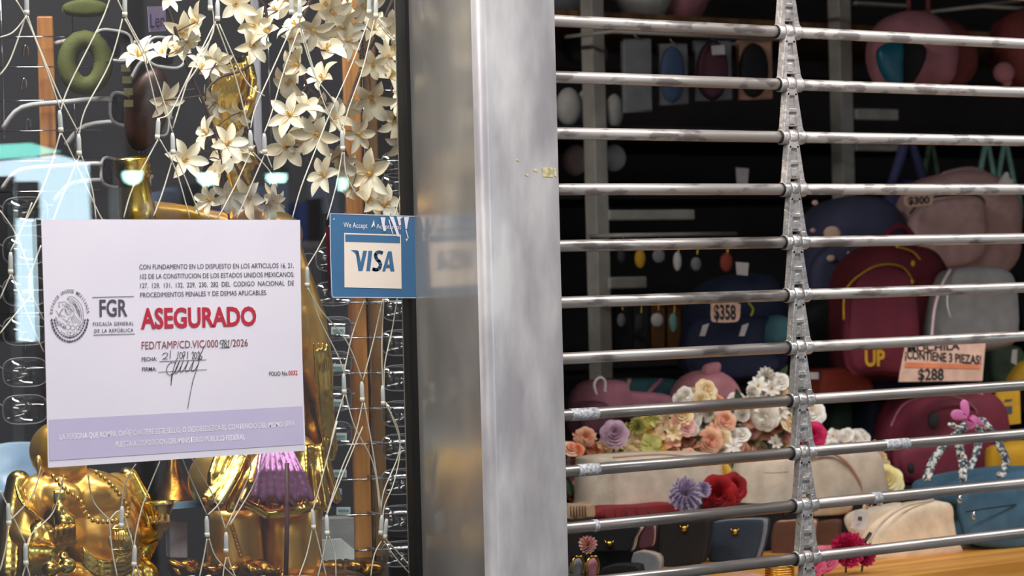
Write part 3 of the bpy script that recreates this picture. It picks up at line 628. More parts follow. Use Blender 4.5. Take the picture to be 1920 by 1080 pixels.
vpost(654, 32, 'wood_post', 'wooden_post', rk, .006); vpost(688, 28, mat('wood_shade', (150, 112, 70), .5, rgb2=(104, 74, 46), scale=12, stretch=(4, 4, .3)), 'wooden_post', rk, -.004)
vpost(82, 31, 'wood_post', 'wooden_post', rk, .004, y0=30, y1=300); vpost(484, 16, mat('grey_pole', (186, 186, 196), .4, .2), 'grey_pole', rk, .0, y0=-60, y1=290)
vpost(15, 26, mat('grey_strip', (60, 64, 70), .4), 'grey_strip', rk, -.02, y0=380, y1=900)
def rbar(y, x0, x1, off=.02, r=.0011, nm='chrome_bar'):
    q0 = RP(x0, y, off); z = q0.z; q1 = RP(x1, y, off); MB().tube([(q0.x, q0.y, z), (q1.x, q1.y, z)], r, 7).build(nm, 'chrome', rk)
for k in range(-1, 9): rbar(569+66.6*k, 600, 790, .022)
for k in range(6): rbar(302-66*k, 715, 790, .022)
for y in (70, 127, 190, 247, 304, 361, 547, 590, 694): rbar(y, -40, 190, .016, .0008)
for x, y0, y1 in ((140, 25, 400), (690, -60, 1080), (4, -60, 260), (505, 0, 300)):
    q0 = RP(x, (y0+y1)/2, .018); MB().tube([(q0.x, q0.y, RP(x, y0, .018).z), (q0.x, q0.y, RP(x, y1, .018).z)], .0011 if x == 690 else .0008, 7).build('chrome_upright', 'chrome', rk)
def hook(x, y, s=1.0):
    q = [RP(x+dx*s, y+dy*s, .02+o) for dx, dy, o in ((-4, 16, 0), (-4, 2, .006), (0, -5, .008), (4, 2, .006), (4, 14, 0))]; MB().tube(crv(q, 4), .0010, 6).build('hook', 'chrome', rk)
for x, y in ((48, 90), (45, 152), (53, 228), (50, 465), (52, 640), (48, 700), (52, 760), (265, 272), (58, 880), (275, 1045)): hook(x, y)
# eyeglasses: one pair built, the others copied
def lens_ring(c, w, h, k=.62):
    return [c+Vector((w*math.copysign(abs(math.cos(t))**k, math.cos(t)), 0, h*math.copysign(abs(math.sin(t))**k, math.sin(t)))) for t in [i*2*math.pi/24 for i in range(25)]]
def make_pair(label, group, rim, fr=.0007, w=.026, h=.017, lens='clear_plastic'):
    t = thing('eyeglasses', label, 'eyeglasses', (0, 0, 0), group)
    for s in (-1, 1):
        c = Vector((s*.034, 0, 0)); q = lens_ring(c, w, h); l = MB(); l.add(q[:-1], [list(range(24))], True); l.build('lens', lens, t, solid=.0012, recalc=False)
        MB().tube(q, fr, 6, False).build('rim', rim, t)
        MB().tube(crv([c+Vector((s*w, 0, .006)), c+Vector((s*(w+.006), .004, .007)), c+Vector((s*(w+.006), .05, .006)), c+Vector((s*(w+.004), .11, .003)), c+Vector((s*(w+.002), .135, -.018))], 4), fr*1.5, 6).build('temple', rim, t)
        MB().tube(crv([c+Vector((-s*.018, 0, -.004)), c+Vector((-s*.02, .006, -.004)), c+Vector((-s*.02, .006, -.010))], 3), fr*.9, 5).build('nose_pad', lens, t)
    MB().tube(crv([(-.010, 0, .004), (-.004, .001, .008), (.004, .001, .008), (.010, 0, .004)], 4), fr*1.2, 6).build('bridge', rim, t)
    return t
mat('rim_dark', (60, 56, 60), .3, .5); mat('rim_silver', (140, 140, 146), .35, .4); mat('rim_white', (226, 226, 226), .35); mat('sun_lens', (34, 32, 40), .15)
glass_mat('lens_clear', .16, (.9, .93, .93))
base = make_pair('clear rimmed eyeglasses on the rack bars', 'x', 'rim_silver', .0008, .025, .0165, 'lens_clear'); first = True
def put(o, pos, yaw, label, group=None, s=1.0, roll=0):
    o.location = pos; o.rotation_euler = (0, roll, math.radians(yaw)); o.scale = (s, s, s); o['label'] = label
    if group: o['group'] = group
    return o
GR = 'clear eyeglasses in the right column of the rack'
ORD = ('topmost', 'second from the top', 'third from the top', 'fourth from the top', 'fifth from the top', 'sixth from the top', 'seventh from the top', 'fourth from the bottom', 'third from the bottom', 'second from the bottom', 'lowest')
for k, y in enumerate((305, 345, 382, 573, 638, 704, 771, 833, 898, 966, 1033)):
    o = base if first else copy_tree(base); first = False
    put(o, RP(800, y+3, .045), -24, 'clear eyeglasses against the black edge, '+ORD[k]+' in the rack\'s right column', GR, .86)
for k, y in enumerate((398, 470, 548, 622, 700, 770)):
    put(copy_tree(base), RP(-10, y, .05), -26, 'clear eyeglasses left of the notice, '+(ORD[:3]+ORD[-3:])[k]+' of the left column', 'clear eyeglasses in the left column of the rack', .95)
for k, y in enumerate((487, 552, 618, 683, 750, 815)):
    put(copy_tree(base), RP(580, y, .045), -24, 'clear eyeglasses partly behind the tall statue, '+(ORD[:3]+ORD[-3:])[k]+' of the middle column', 'clear eyeglasses in the middle column of the rack', .8)
wb = make_pair('x', None, 'rim_white', .0019, .024, .017, 'sun_lens')
put(wb, RP(262, 215, .045), 25, 'white framed sunglasses hanging mid height left of the bronze fan', None, 1.0, .12)
put(copy_tree(wb), RP(262, 92, .045), -5, 'white framed sunglasses hanging highest left of the blossoms', None, .95, .1)
put(copy_tree(wb), RP(236, 330, .04), 28, 'white framed sunglasses hanging lowest, just above the notice', None, .9, .1)
t6 = MB(); mat('tag_teal', (92, 150, 150), .4); mat('tag_white', (214, 220, 220), .5)
for k, (x, y) in enumerate(((634, 620), (634, 690), (631, 756), (637, 819), (637, 888), (644, 958))):
    t = thing('price_tag', 'white and teal price tag beside the wooden post, '+(ORD[:3]+ORD[-3:])[k]+' of six', 'tag', RP(x, y, .05), 'price tags clipped beside the wooden post')
    MB().box(RP(x, y, .05), CR*.0075, CU*.0042, CB*.0008).build('tag_card', 'tag_white', t); MB().box(RP(x, y, .053), CR*.0060, CU*.0016, CB*.0004).build('tag_stripe', 'tag_teal', t)
b = MB()                                                               # green ring
q, n = plane_pts([(x, y) for x, y in [(160+34*math.cos(i/16*6.283), 118+44*math.sin(i/16*6.283)) for i in range(17)]], .42, 30)
b.tube(q, .0105, 10, False); t = thing('green_ring_cushion', 'dull green ring shaped cushion behind the grid at the left', 'cushion', q[0]); b.build('ring', cl('moss_green', (90, 96, 40)), t)
puffpx([(120, 8), (160, -2), (200, 8), (198, 26), (160, 32), (122, 26)], .42, .02, 30, mb=None).build('top_lobe', 'moss_green', t)
t = thing('shelf_card', 'white card with purple lettering hanging above the blossoms at the left', 'sign', P(295, 60, .33))
MB().prism([P(x, y, .33) for x, y in ((277, 12), (310, 11), (312, 58), (280, 60))], (0, .001, 0)).build('card', cl('card_lilac', (150, 140, 172)), t)
text('Len', 'print', mat('ink_purple', (70, 40, 110), .6), t, (282, 52), (309, 50), 26, .329)
# ---- net of fairy lights against the glass
net = thing('fairy_light_net', 'net of white cords with clear bulb holders hung right behind the window glass', 'string lights', P(400, 0, .02))
YC = .016
cords = [[(0, 70), (25, 60), (50, 30)], [(30, 0), (50, 35), (80, 110), (113, 205)], [(52, 30), (70, 80), (112, 180), (148, 250)], [(50, 25), (20, 110), (0, 140)], [(208, -10), (190, 40), (130, 160), (113, 210)],
    [(216, -10), (234, 28), (262, 80)], [(230, 35), (205, 120), (160, 205), (148, 255)], [(234, 35), (270, 110), (296, 215)], [(240, 40), (290, 140), (324, 250)], [(113, 250), (85, 340), (45, 420)], [(115, 250), (135, 290), (185, 400), (196, 412)],
    [(150, 290), (120, 360), (100, 412)], [(152, 290), (172, 350), (180, 412)], [(394, -5), (400, 60), (360, 130), (324, 240)], [(404, 40), (350, 150), (320, 210), (298, 222)], [(296, 262), (250, 350), (232, 408)], [(300, 262), (330, 320), (356, 410)],
    [(326, 290), (305, 360), (288, 405)], [(328, 290), (350, 340), (375, 405)], [(404, 42), (380, 110), (340, 170)], [(406, 45), (440, 140), (466, 242)], [(411, 45), (460, 150), (496, 180)], [(545, 55), (520, 110), (480, 200), (470, 240)], [(560, 55), (530, 140), (510, 210), (496, 248)],
    [(470, 285), (440, 350), (408, 410)], [(474, 285), (505, 320), (520, 350)], [(496, 290), (470, 350), (444, 410)], [(500, 290), (510, 315)], [(562, 55), (590, 140), (625, 190), (642, 245)], [(566, 55), (585, 120), (610, 200), (640, 250)],
    [(692, 35), (660, 120), (620, 210), (600, 260), (565, 350), (548, 410)], [(702, 38), (680, 130), (655, 200), (642, 245)], [(706, 38), (740, 80), (768, 95)], [(708, 35), (738, 70), (768, 85)], [(642, 285), (630, 350), (613, 412)], [(645, 285), (650, 330), (672, 370)],
    [(768, 320), (750, 370), (740, 405)], [(770, 325), (758, 365), (748, 405)], [(20, 515), (0, 560)], [(22, 515), (60, 610), (82, 660)], [(0, 395), (30, 440), (57, 510)], [(58, 555), (20, 600), (0, 625)], [(60, 555), (82, 600)], [(60, 380), (40, 430), (20, 470)], [(77, 460), (60, 505), (57, 515)],
    [(622, 415), (600, 460), (576, 500)], [(576, 540), (600, 580), (650, 640), (679, 712)], [(578, 540), (600, 600), (635, 670), (645, 700)], [(684, 562), (660, 630), (645, 700)], [(718, 560), (700, 640), (680, 715)], [(720, 560), (716, 650), (718, 730)], [(745, 560), (735, 620), (722, 680), (720, 730)],
    [(645, 740), (630, 790), (620, 830)], [(648, 740), (665, 800), (700, 870), (712, 960)], [(680, 755), (665, 820), (640, 880), (612, 965)], [(683, 755), (700, 850), (716, 965)], [(720, 755), (745, 800), (748, 850), (720, 920), (714, 965)], [(724, 755), (750, 830), (740, 900), (722, 945), (718, 970)],
    [(255, 870), (235, 905), (228, 950)], [(300, 865), (270, 940), (255, 1000), (252, 1025)], [(335, 840), (350, 880), (388, 965)], [(360, 860), (400, 930), (424, 995)], [(440, 900), (410, 945), (390, 965)], [(450, 850), (470, 880), (424, 990)], [(500, 850), (470, 920), (430, 985)],
    [(632, 790), (600, 910), (586, 958)], [(680, 800), (630, 920), (613, 965)], [(586, 990), (575, 1040), (560, 1082)], [(590, 990), (600, 1030), (612, 1082)], [(613, 1005), (606, 1040), (596, 1082)], [(617, 1005), (628, 1040), (630, 1082)], [(388, 1010), (382, 1045), (374, 1082)], [(392, 1010), (405, 1045), (440, 1082)],
    [(424, 1045), (420, 1065), (418, 1082)], [(428, 1045), (432, 1060), (442, 1082)], [(715, 1015), (702, 1040), (695, 1082)], [(720, 1015), (745, 1050), (775, 1082)], [(722, 1010), (750, 1040), (785, 1082)], [(77, 875), (60, 930), (20, 975)], [(120, 890), (100, 960), (60, 1000), (50, 1025)], [(0, 920), (20, 960), (48, 1020)],
    [(16, 985), (10, 1030), (0, 1070)], [(48, 1060), (42, 1082)], [(50, 1060), (56, 1082)], [(165, 890), (175, 940), (205, 975)], [(205, 975), (228, 960), (252, 1030)], [(252, 1060), (248, 1082)], [(256, 1060), (262, 1082)], [(205, 975), (210, 1030), (220, 1082)]]
random.seed(5)
for c in cords:
    o_ = random.uniform(0, .006); tubepx([(x, y, YC+o_) for x, y in c], .00062, n=5, seg=6).build('cord', 'cord', net)
holders = [(50, 8, 0), (234, 12, 0), (113, 228, 4), (148, 272, 2), (296, 242, -3), (324, 270, 2), (394, 0, 2), (408, 20, 0), (546, 8, 0), (562, 15, 0), (470, 264, 3), (496, 270, 2), (642, 264, 3), (692, 8, 0), (705, 15, 0), (20, 494, 0), (57, 534, 2), (576, 520, 0), (645, 720, 2), (679, 735, 2), (718, 742, 2),
    (388, 988, 2), (424, 1018, 0), (587, 974, 4), (613, 985, 2), (715, 985, -4), (723, 992, -6), (16, 965, 2), (48, 1040, 2), (228, 970, -3), (252, 1043, -2)]
for x, y, r in holders:
    a = math.radians(r); ax = CR*math.cos(a)-CU*math.sin(a)*-1; ux = (CU*math.cos(a)-CR*math.sin(a)); p = P(x, y, YC-.002); b = MB()
    b.tube([p-ux*.0092, p-ux*.0086, p+ux*.006, p+ux*.010], [.0018, .0022, .0021, .0012], 8); h = b.build('bulb_holder', 'bulb_clear', net)
    MB().tube([p-ux*.0094, p-ux*.0052], .0024, 8).build('bulb_cap', 'cord', h)
# ---- blossoming artificial branches
def petal_mesh(n, L, wd, cup, seed, m1):
    rnd = random.Random(seed); b = MB()
    for k in range(n):
        a = 2*math.pi*k/n+rnd.uniform(-.12, .12); ll = L*rnd.uniform(.85, 1.1); cu = cup*rnd.uniform(.7, 1.3); vs = []; NU, NV = 6, 4
        for i in range(NU+1):
            u = i/NU; w = wd*math.sin(math.pi*min(1, .06+u*.94))**.75*(1-.25*u); r = .001+ll*u; z = ll*(cu*u-(cu*1.1)*u*u*.6)+.0
            for j in range(NV+1):
                v = j/NV*2-1; x = r; y = w*v; zz = z+abs(v)**2*w*.45+math.sin(u*9+k)*w*.06
                vs.append((x*math.cos(a)-y*math.sin(a), x*math.sin(a)+y*math.cos(a), zz))
        b.add(vs, [[i*(NV+1)+j, i*(NV+1)+j+1, (i+1)*(NV+1)+j+1, (i+1)*(NV+1)+j] for i in range(NU) for j in range(NV)])
    me = bpy.data.meshes.new('flower'); me.from_pydata(b.v, [], b.f); [setattr(p, 'use_smooth', True) for p in me.polygons]; me.materials.append(M(m1)); return me
def throat_mesh(r, m):
    b = MB(); b.sph((0, 0, r*.7), r, (Vector((1, 0, 0)), Vector((0, 0, 1)), Vector((0, 1, 0))), 8, 6)
    for k in range(6):
        a = k*1.047; b.tube([(0, 0, r), (math.cos(a)*r*.9, math.sin(a)*r*.9, r*3.2)], [r*.12, r*.22], 5)
    me = bpy.data.meshes.new('stamen'); me.from_pydata(b.v, [], b.f); me.materials.append(M(m)); return me
PM = [petal_mesh(6, .0160, .0046, c_, i, 'petal') for i, c_ in enumerate((.55, .9, .35, 1.2))]+[petal_mesh(5, .0155, .0060, .8, 9, 'petal')]
for me in PM: sm_ = None
SM = throat_mesh(.0019, 'petal_throat')
def add_flower(parent, me, sm, pos, nd, spin, s, name='flower', sname='stamen'):
    root = parent; o = bpy.data.objects.new(name, me); COL.objects.link(o); o.parent = parent
    q = Vector(nd).to_track_quat('Z', 'Y'); o.rotation_mode = 'QUATERNION'
    o.rotation_quaternion = q @ Matrix.Rotation(spin, 3, 'Z').to_quaternion(); o.location = Vector(pos)-parent.location; o.scale = (s, s, s)
    if sm is not None:
        c = bpy.data.objects.new(sname, sm); COL.objects.link(c); c.parent = o
    return o
branches = [
 ('artificial blossom branch hanging at the top left beside the green ring', [(300, -20), (330, 60), (345, 110), (395, 225), (412, 290), (420, 350), (430, 412)],
   [(313, -2, 26), (262, 105, 34), (308, 105, 30), (340, 60, 34), (372, 40, 30), (308, 188, 32), (375, 130, 30), (405, 118, 28), (345, 300, 34), (372, 305, 28), (408, 190, 30), (350, 78, 26), (330, 95, 24), (390, 250, 30), (425, 270, 32), (410, 330, 30), (430, 365, 30), (395, 375, 28)],
   [[(335, 75), (300, 98), (262, 105)], [(375, 180), (340, 185), (308, 188)], [(400, 250), (370, 290), (345, 300)], [(405, 265), (430, 265)], [(385, 190), (388, 150), (405, 118)]]),
 ('artificial blossom branch crossing in front of the gold bundle, with drooping lily-like flowers', [(470, -20), (500, 30), (470, 120), (405, 150), (385, 200), (430, 290), (500, 400)],
   [(440, 8, 34), (485, 50, 34), (505, 60, 30), (470, 85, 30), (520, 20, 28), (430, 255, 30), (455, 210, 26), (415, 290, 34), (440, 280, 30), (470, 370, 34), (500, 380, 30), (395, 110, 26), (520, 370, 28)],
   [[(490, 40), (520, 20)], [(400, 240), (430, 255)], [(440, 310), (470, 370)]]),
 ('artificial blossom branch in the middle, its flowers pointing up left of the wooden post', [(590, -20), (560, 70), (575, 160), (610, 200), (575, 290), (600, 330), (620, 412)],
   [(560, 50, 34), (585, 55, 34), (540, 75, 28), (540, 2, 30), (610, 95, 36), (560, 120, 34), (545, 150, 34), (607, 150, 30), (545, 215, 36), (570, 205, 28), (595, 250, 38), (555, 265, 28), (535, 275, 40), (610, 330, 34), (640, 200, 30), (620, 225, 32), (590, 200, 30), (640, 290, 30)],
   [[(570, 90), (610, 95)], [(575, 160), (545, 215)], [(600, 220), (580, 270), (535, 275)], [(600, 330), (620, 330)]]),
 ('artificial blossom branch hanging highest at the right, over the wooden post', [(745, -20), (710, 60), (680, 120), (655, 190), (640, 250), (660, 310), (700, 370), (720, 412)],
   [(620, 20, 34), (640, 50, 34), (660, 30, 30), (680, 10, 34), (650, 75, 30), (700, 55, 28), (610, 5, 28), (695, 180, 40), (670, 250, 30), (700, 120, 28), (640, 310, 28), (695, 325, 42), (685, 378, 36), (718, 385, 36), (660, 350, 24), (745, 40, 28)],
   [[(690, 100), (695, 180)], [(650, 300), (695, 325)], [(690, 360), (685, 378)], [(700, 370), (718, 385)], [(670, 60), (640, 50)]]),
 ('artificial blossom branch along the black glass edge, shaded and pale', [(790, 10), (760, 90), (735, 160), (745, 210), (755, 290)],
   [(750, 100, 34), (720, 110, 32), (730, 145, 34), (745, 160, 30), (740, 225, 36), (755, 260, 34), (760, 185, 30), (765, 60, 26), (735, 60, 26), (770, 130, 26)],
   [[(745, 180), (740, 225)], [(750, 130), (720, 110)]]),
]
for bi, (lab, stem, fl, twigs) in enumerate(branches):
    Yb = (.06, .085, .11, .14, .165)[bi]; rnd = random.Random(bi+20)
    br = thing('blossom_branch', lab, 'artificial branch', P(stem[0][0], stem[0][1], Yb), 'artificial blossom branches in the display window')
    b = MB(); q = crv([P(x, y, Yb) for x, y in stem], 6); n = len(q); b.tube(q, [.0018*(1-.55*i/n) for i in range(n)], 7)
    for tw in twigs: b.tube(crv([P(x, y, Yb-.004) for x, y in tw], 5), .0009, 6)
    st = b.build('stem', 'twig', br)
    for (x, y, s) in fl:
        Yf = Yb-rnd.uniform(-.01, .022); d = (CB*rnd.uniform(.5, 1.0)+CR*rnd.uniform(-1.1, 1.1)+CU*rnd.uniform(-.9, .8)).normalized()
        sc = s*1.12*px2m(x, y, Yf)/.0150; add_flower(br, PM[rnd.randrange(5)], SM, P(x, y, Yf), d, rnd.uniform(0, 6), sc)
        # short stalk back to the nearest point of the stem
        p = P(x, y, Yf); nn = min(q, key=lambda v: (v-p).length); 
        if (nn-p).length < .05: MB().tube(crv([nn, nn.lerp(p-d*.006, .5)+Vector((0, 0, .002)), p], 3), .0006, 5).build('stalk', 'twig', br)
# ================================================================== shop interior behind the grille
T0 = P(1760, 1053, .10).z
def YT(px, py, z):
    d = ray(px, py); return CAM.y+d.y*((z-CAM.z)/d.z)
XW = P(1420, 1075, .1).x; struct('trim_5', MB().aabb((XW, .035, T0-.022), (3.6, .36, T0)), 'wood_ledge', bevel=.002); struct('trim_8', MB().aabb((1.95, .035, T0-.022), (XW-.001, .36, T0)), 'black_matte')
ZM = P(1200, 974, .37).z; struct('trim_6', MB().aabb((2.0, .37, T0-.1), (3.6, .56, ZM)), 'black_matte')
ZF = P(1300, 868, .57).z; struct('trim_7', MB().aabb((2.1, .57, T0-.1), (4.2, 1.0, ZF)), 'black_matte')
# colours
for n_, c_ in dict(cream=(250, 226, 194), cream2=(222, 204, 182), blue_bag=(70, 108, 132), navy=(30, 38, 66), navy2=(26, 34, 60), floral_navy=(70, 72, 100), red_pack=(98, 22, 34), pink_pack=(188, 152, 148), rose_pack=(112, 30, 50), grey_bag=(120, 118, 116),
                   pink_trim=(206, 176, 180), teal=(60, 104, 112), pink=(166, 104, 118), blush=(190, 124, 132), coral=(140, 66, 62), orange_box=(160, 62, 46), yellow=(206, 156, 30), plum=(90, 48, 62), wallet_black=(14, 14, 16), wallet_navy=(40, 54, 70), wallet_brown=(96, 60, 42),
                   tan_edge=(206, 158, 132), plaid_red=(150, 44, 48), plaid_tan=(196, 164, 130), moss=(64, 84, 64), white_card=(232, 222, 220), peach_card=(234, 192, 170), magenta=(206, 40, 96), lilac_bag=(66, 66, 112), mint=(130, 176, 164), off_white=(214, 208, 204), darkgrey=(52, 52, 56), pouch_grey=(132, 132, 136), pouch_blue=(66, 84, 118)).items():
    cl(n_, c_)
mat('brass', (230, 186, 88), .25, 1.0)
def pz(outline, Y, T, a, m, name, par, p=4.0, smooth=True, c=None, **k): return puffpx(outline, Y, T, a, p, smooth, c=c).build(name, m, par, **k)
def base_of(outline, Y): 
    q = max(outline, key=lambda v: v[1]); return P(sum(v[0] for v in outline)/len(outline), q[1], Y)
def seam(pts, r, m, name, par, n=5): return tubepx(pts, r, n=n).build(name, m, par)
def card(px, Y, a, m, name, par, T=.0012, c=None):
    pl, n = plane_pts(px, Y, a, c); return MB().prism(pl, n*-T).build(name, m, par)
# ---- cream toiletry bag at the front
o = [(1588, 985), (1592, 962), (1620, 950), (1690, 938), (1745, 936), (1768, 944), (1772, 975), (1778, 1010), (1782, 1036), (1700, 1048), (1640, 1052), (1620, 1030), (1600, 1010)]
YB = YT(1640, 1050, T0)+.02
t = thing('cream_pouch', 'cream zipped toiletry pouch with a white price tag, standing on the wooden ledge', 'pouch', base_of(o, YB))
pz([(1622, 1052), (1628, 1010), (1650, 975), (1690, 948), (1745, 938), (1768, 945), (1772, 975), (1778, 1010), (1784, 1038), (1700, 1050)], YB-.012, .05, 8, 'cream', 'body', t, 6)
pz([(1586, 975), (1600, 960), (1640, 951), (1690, 942), (1660, 965), (1636, 990), (1624, 1020), (1612, 1012), (1596, 1000)], YB+.02, .035, 30, 'cream2', 'side_panel', t, 5)
seam([(1628, 1030, YB-.036), (1636, 1005, YB-.037), (1660, 975, YB-.036), (1696, 950, YB-.034), (1750, 937, YB-.03)], .0016, 'cream2', 'zip_band', t)
z_ = seam([(1632, 1000, YB-.04), (1624, 1012, YB-.042), (1620, 1016, YB-.042)], .0022, 'black_gloss', 'zip_pull', t)
seam([(1622, 954, YB-.03), (1628, 940, YB-.032), (1646, 938, YB-.03), (1650, 946, YB-.028)], .0035, 'cream2', 'wrist_loop', t)
MB().tube([P(1630+6*math.cos(i), 946+4*math.sin(i), YB-.036) for i in range(8)], .0012, 5).build('ring', 'chrome', t)
tg = card([(1604, 957), (1628, 959), (1623, 994), (1595, 990)], YB-.045, 20, 'white_card', 'price_tag', t)
flat([[(1609, 968), (1617, 969), (1616, 977), (1608, 976)]], 'barcode_print', 'ink_grey', tg, YB-.049)
# ---- blue handbag with braided handles
o = [(1735, 905), (1790, 888), (1850, 878), (1905, 876), (1925, 890), (1932, 1030), (1850, 1034), (1786, 1020), (1775, 960)]
YB = YT(1860, 1033, T0)+.06
t = thing('blue_handbag', 'dusty blue handbag with patterned braided handles at the right end of the ledge', 'handbag', base_of(o, YB))
pz([(1733, 915), (1745, 900), (1800, 886), (1870, 876), (1940, 874), (1975, 890), (1985, 960), (1985, 1030), (1860, 1034), (1790, 1016), (1778, 960), (1740, 940)], YB+.01, .09, 12, 'blue_bag', 'body', t, 5)
pz([(1800, 930), (1830, 918), (1915, 912), (1930, 930), (1930, 1020), (1830, 1022), (1806, 990)], YB-.045, .022, 12, 'blue_bag', 'front_pocket', t, 5)
seam([(1812, 960, YB-.060), (1840, 955, YB-.062), (1905, 946, YB-.062)], .0009, 'navy2', 'zip_line', t)
b = MB(); blob(b, 1826, 967, YB-.066, 4, 8, 3); b.build('zip_pull', 'chrome', t); b = MB(); blob(b, 1800, 936, YB-.06, 5, 8, 4); b.build('zip_pull', 'chrome', t)
mt = mat('braid', (226, 222, 216), .8, rgb2=(78, 100, 108), scale=190, thr=(.48, .52), bump=.6, bscale=260)
def braid(pts, r, name, par, m):
    q = crv([P(*p) for p in pts], 14); b = MB(); n = len(q)
    for s in range(3):
        ph = s*2.094; pp = [q[i]+CR*(math.cos(i*.45+ph)*r*.6)+CB*(math.sin(i*.9+ph)*r*.35) for i in range(n)]; b.tube(pp, r*.55, 7)
    return b.build(name, m, par)
braid([(1738, 898, YB-.035), (1748, 868, YB-.035), (1768, 838, YB-.03), (1795, 812, YB-.02), (1815, 800, YB-.015)], .0052, 'handle', t, mt)
braid([(1804, 900, YB-.05), (1806, 868, YB-.05), (1798, 836, YB-.048), (1800, 812, YB-.04), (1812, 792, YB-.03)], .0052, 'handle', t, mt)
braid([(1875, 894, YB-.05), (1886, 868, YB-.05), (1876, 838, YB-.05), (1858, 810, YB-.04), (1840, 786, YB-.03)], .0052, 'handle', t, mt)
braid([(1818, 880, YB+.03), (1830, 850, YB+.03), (1836, 820, YB+.03), (1834, 795, YB+.02)], .0046, 'handle', t, mt)
t = thing('butterfly_clip', 'pink butterfly shaped bow clipped on the braided handles of the blue handbag', 'bow', P(1812, 800, YB-.05))
for nm, o in (('wing', [(1800, 758), (1806, 749), (1815, 754), (1818, 770), (1814, 784), (1804, 775)]), ('wing', [(1782, 776), (1790, 768), (1804, 770), (1814, 784), (1804, 788), (1788, 787)]), ('wing', [(1813, 785), (1828, 782), (1832, 795), (1822, 805), (1812, 800)]), ('wing', [(1818, 782), (1826, 778), (1842, 790), (1846, 798), (1834, 797), (1826, 789)])):
    pz(o, YB-.075, .006, 35, mat('butterfly_pink', (236, 132, 190), .45), nm, t, 3)
b = MB(); limb(b, [(1807, 776, YB-.08, 2.5), (1818, 788, YB-.08, 3), (1826, 792, YB-.08, 2)]); b.build('centre', 'magenta', t, remesh=.0012)
braid([(1782, 795, YB-.045), (1800, 802, YB-.05), (1830, 792, YB-.05), (1848, 800, YB-.05), (1856, 820, YB-.045)], .0040, 'ribbon', t, mt)
# ---- two cream bags on the black riser
YB = .44
for (o, lab, pan, wr) in (([(1112, 872), (1122, 856), (1200, 848), (1290, 846), (1316, 852), (1320, 880), (1320, 962), (1220, 968), (1116, 966), (1110, 940)], 'cream box shaped cosmetic bag under the peach flowers, left of the red rose', [(1126, 868), (1138, 862), (1142, 900), (1134, 935), (1124, 930)], None),
                     ([(1392, 868), (1420, 852), (1500, 842), (1580, 840), (1612, 846), (1622, 872), (1624, 945), (1500, 958), (1400, 962), (1390, 930)], 'cream box shaped cosmetic bag with curved zip, just behind the shutter links', [(1402, 880), (1414, 876), (1420, 905), (1410, 935), (1400, 928)], 1)):
    t = thing('cream_bag', lab, 'bag', base_of(o, YB)); pz(o, YB, .10, 4, 'cream2', 'body', t, 7); pass
    if wr: 
        seam([(1520, 856, YB-.052), (1560, 850, YB-.054), (1592, 872, YB-.055), (1612, 905, YB-.054), (1614, 925, YB-.052)], .0018, 'tan_edge', 'zip_band', t)
        seam([(1478, 885, YB-.056), (1450, 887, YB-.056), (1432, 886, YB-.056)], .0004, 'ink_brown', 'stitched_script', t, n=1)
    else: seam([(1150, 858, YB-.05), (1240, 852, YB-.054), (1310, 858, YB-.05)], .0012, 'tan_edge', 'zip_band', t)
def plaid(o, Y, lab, m, dark):
    t = thing('plaid_wallet', lab, 'wallet', base_of(o, Y)); pz(o, Y, .03, 5, m, 'body', t, 8)
    for k in range(6):
        x = o[0][0]+(o[2][0]-o[0][0])*(k+.7)/6.6; seam([(x, o[0][1]+3, Y-.0165), (x+1, o[-1][1]-2, Y-.0165)], .0007, dark, 'stripe', t, n=1)
plaid([(1118, 950), (1190, 946), (1256, 942), (1260, 966), (1190, 972), (1120, 974)], .385, 'red plaid wallet lying under the left cream bag', 'plaid_red', 'plum')
plaid([(1400, 950), (1470, 946), (1575, 936), (1580, 962), (1480, 970), (1402, 973)], .385, 'tan plaid wallet lying under the right cream bag, behind the shutter links', 'plaid_tan', 'wallet_brown')
plaid([(1066, 946), (1090, 944), (1102, 943), (1104, 968), (1090, 970), (1066, 972)], .385, 'tan plaid wallet lying close to the pillar edge', 'plaid_tan', 'wallet_brown')
# ---- wallets standing in a row, faces turned to the left
def wallet(o, Y, a, m, lab, clasp=None, leaves=2, edge='tan_edge', T=.008):
    t = thing('wallet', lab, 'wallet', base_of(o, Y)); c = (sum(p[0] for p in o)/len(o), sum(p[1] for p in o)/len(o)); n = nrm(a); q = dense(o, 3); pl, _ = plane_pts(q, Y, a, c)
    MB().puff(pl, T, n, 12).build('front_cover', m, t)
    for i in range(leaves):
        MB().puff([v-n*(T*(.9+.75*i)) for v in pl], T*.55, n, 12).build('inner_leaf', edge, t)
    MB().puff([v-n*(T*(1.4+.75*leaves)) for v in pl], T*.9, n, 12).build('back_cover', m, t)
    if clasp:
        p = PN(clasp[0], clasp[1], P(c[0], c[1], Y), n)+n*(T/2+.001); MB().sph(p, .0042, nu=12, nv=8).build('clasp', 'brass', t)
        MB().tube([p+CU*.004-CR*.005, p-CU*.004, p+CU*.004+CR*.005], .0009, 5).build('clasp_bar', 'brass', t)
    return t
TB = 1062
def yt(x, y): return YT(x, y, T0)
wallet([(1102, 985), (1195, 984), (1190, 1008), (1184, 1030), (1170, 1034), (1100, 1030)], .235, 60, 'wallet_black', 'black flap wallet with gold button clasp and tan edges, standing left in the row', (1145, 1019), 2)
b = card([(1098, 1032), (1190, 1034), (1195, 1090), (1096, 1090)], .27, 40, 'black_matte', 'wallet_stand', None, T=.05); tag(b, 'black block under the black flap wallet', 'block')
wallet([(1238, 985), (1250, 976), (1318, 972), (1330, 980), (1318, 1050), (1300, 1058), (1238, 1062)], .30, 58, 'wallet_black', 'tall black wallet with small square metal clasp in the middle of the row', (1285, 990), 1, 'wallet_black', .010)
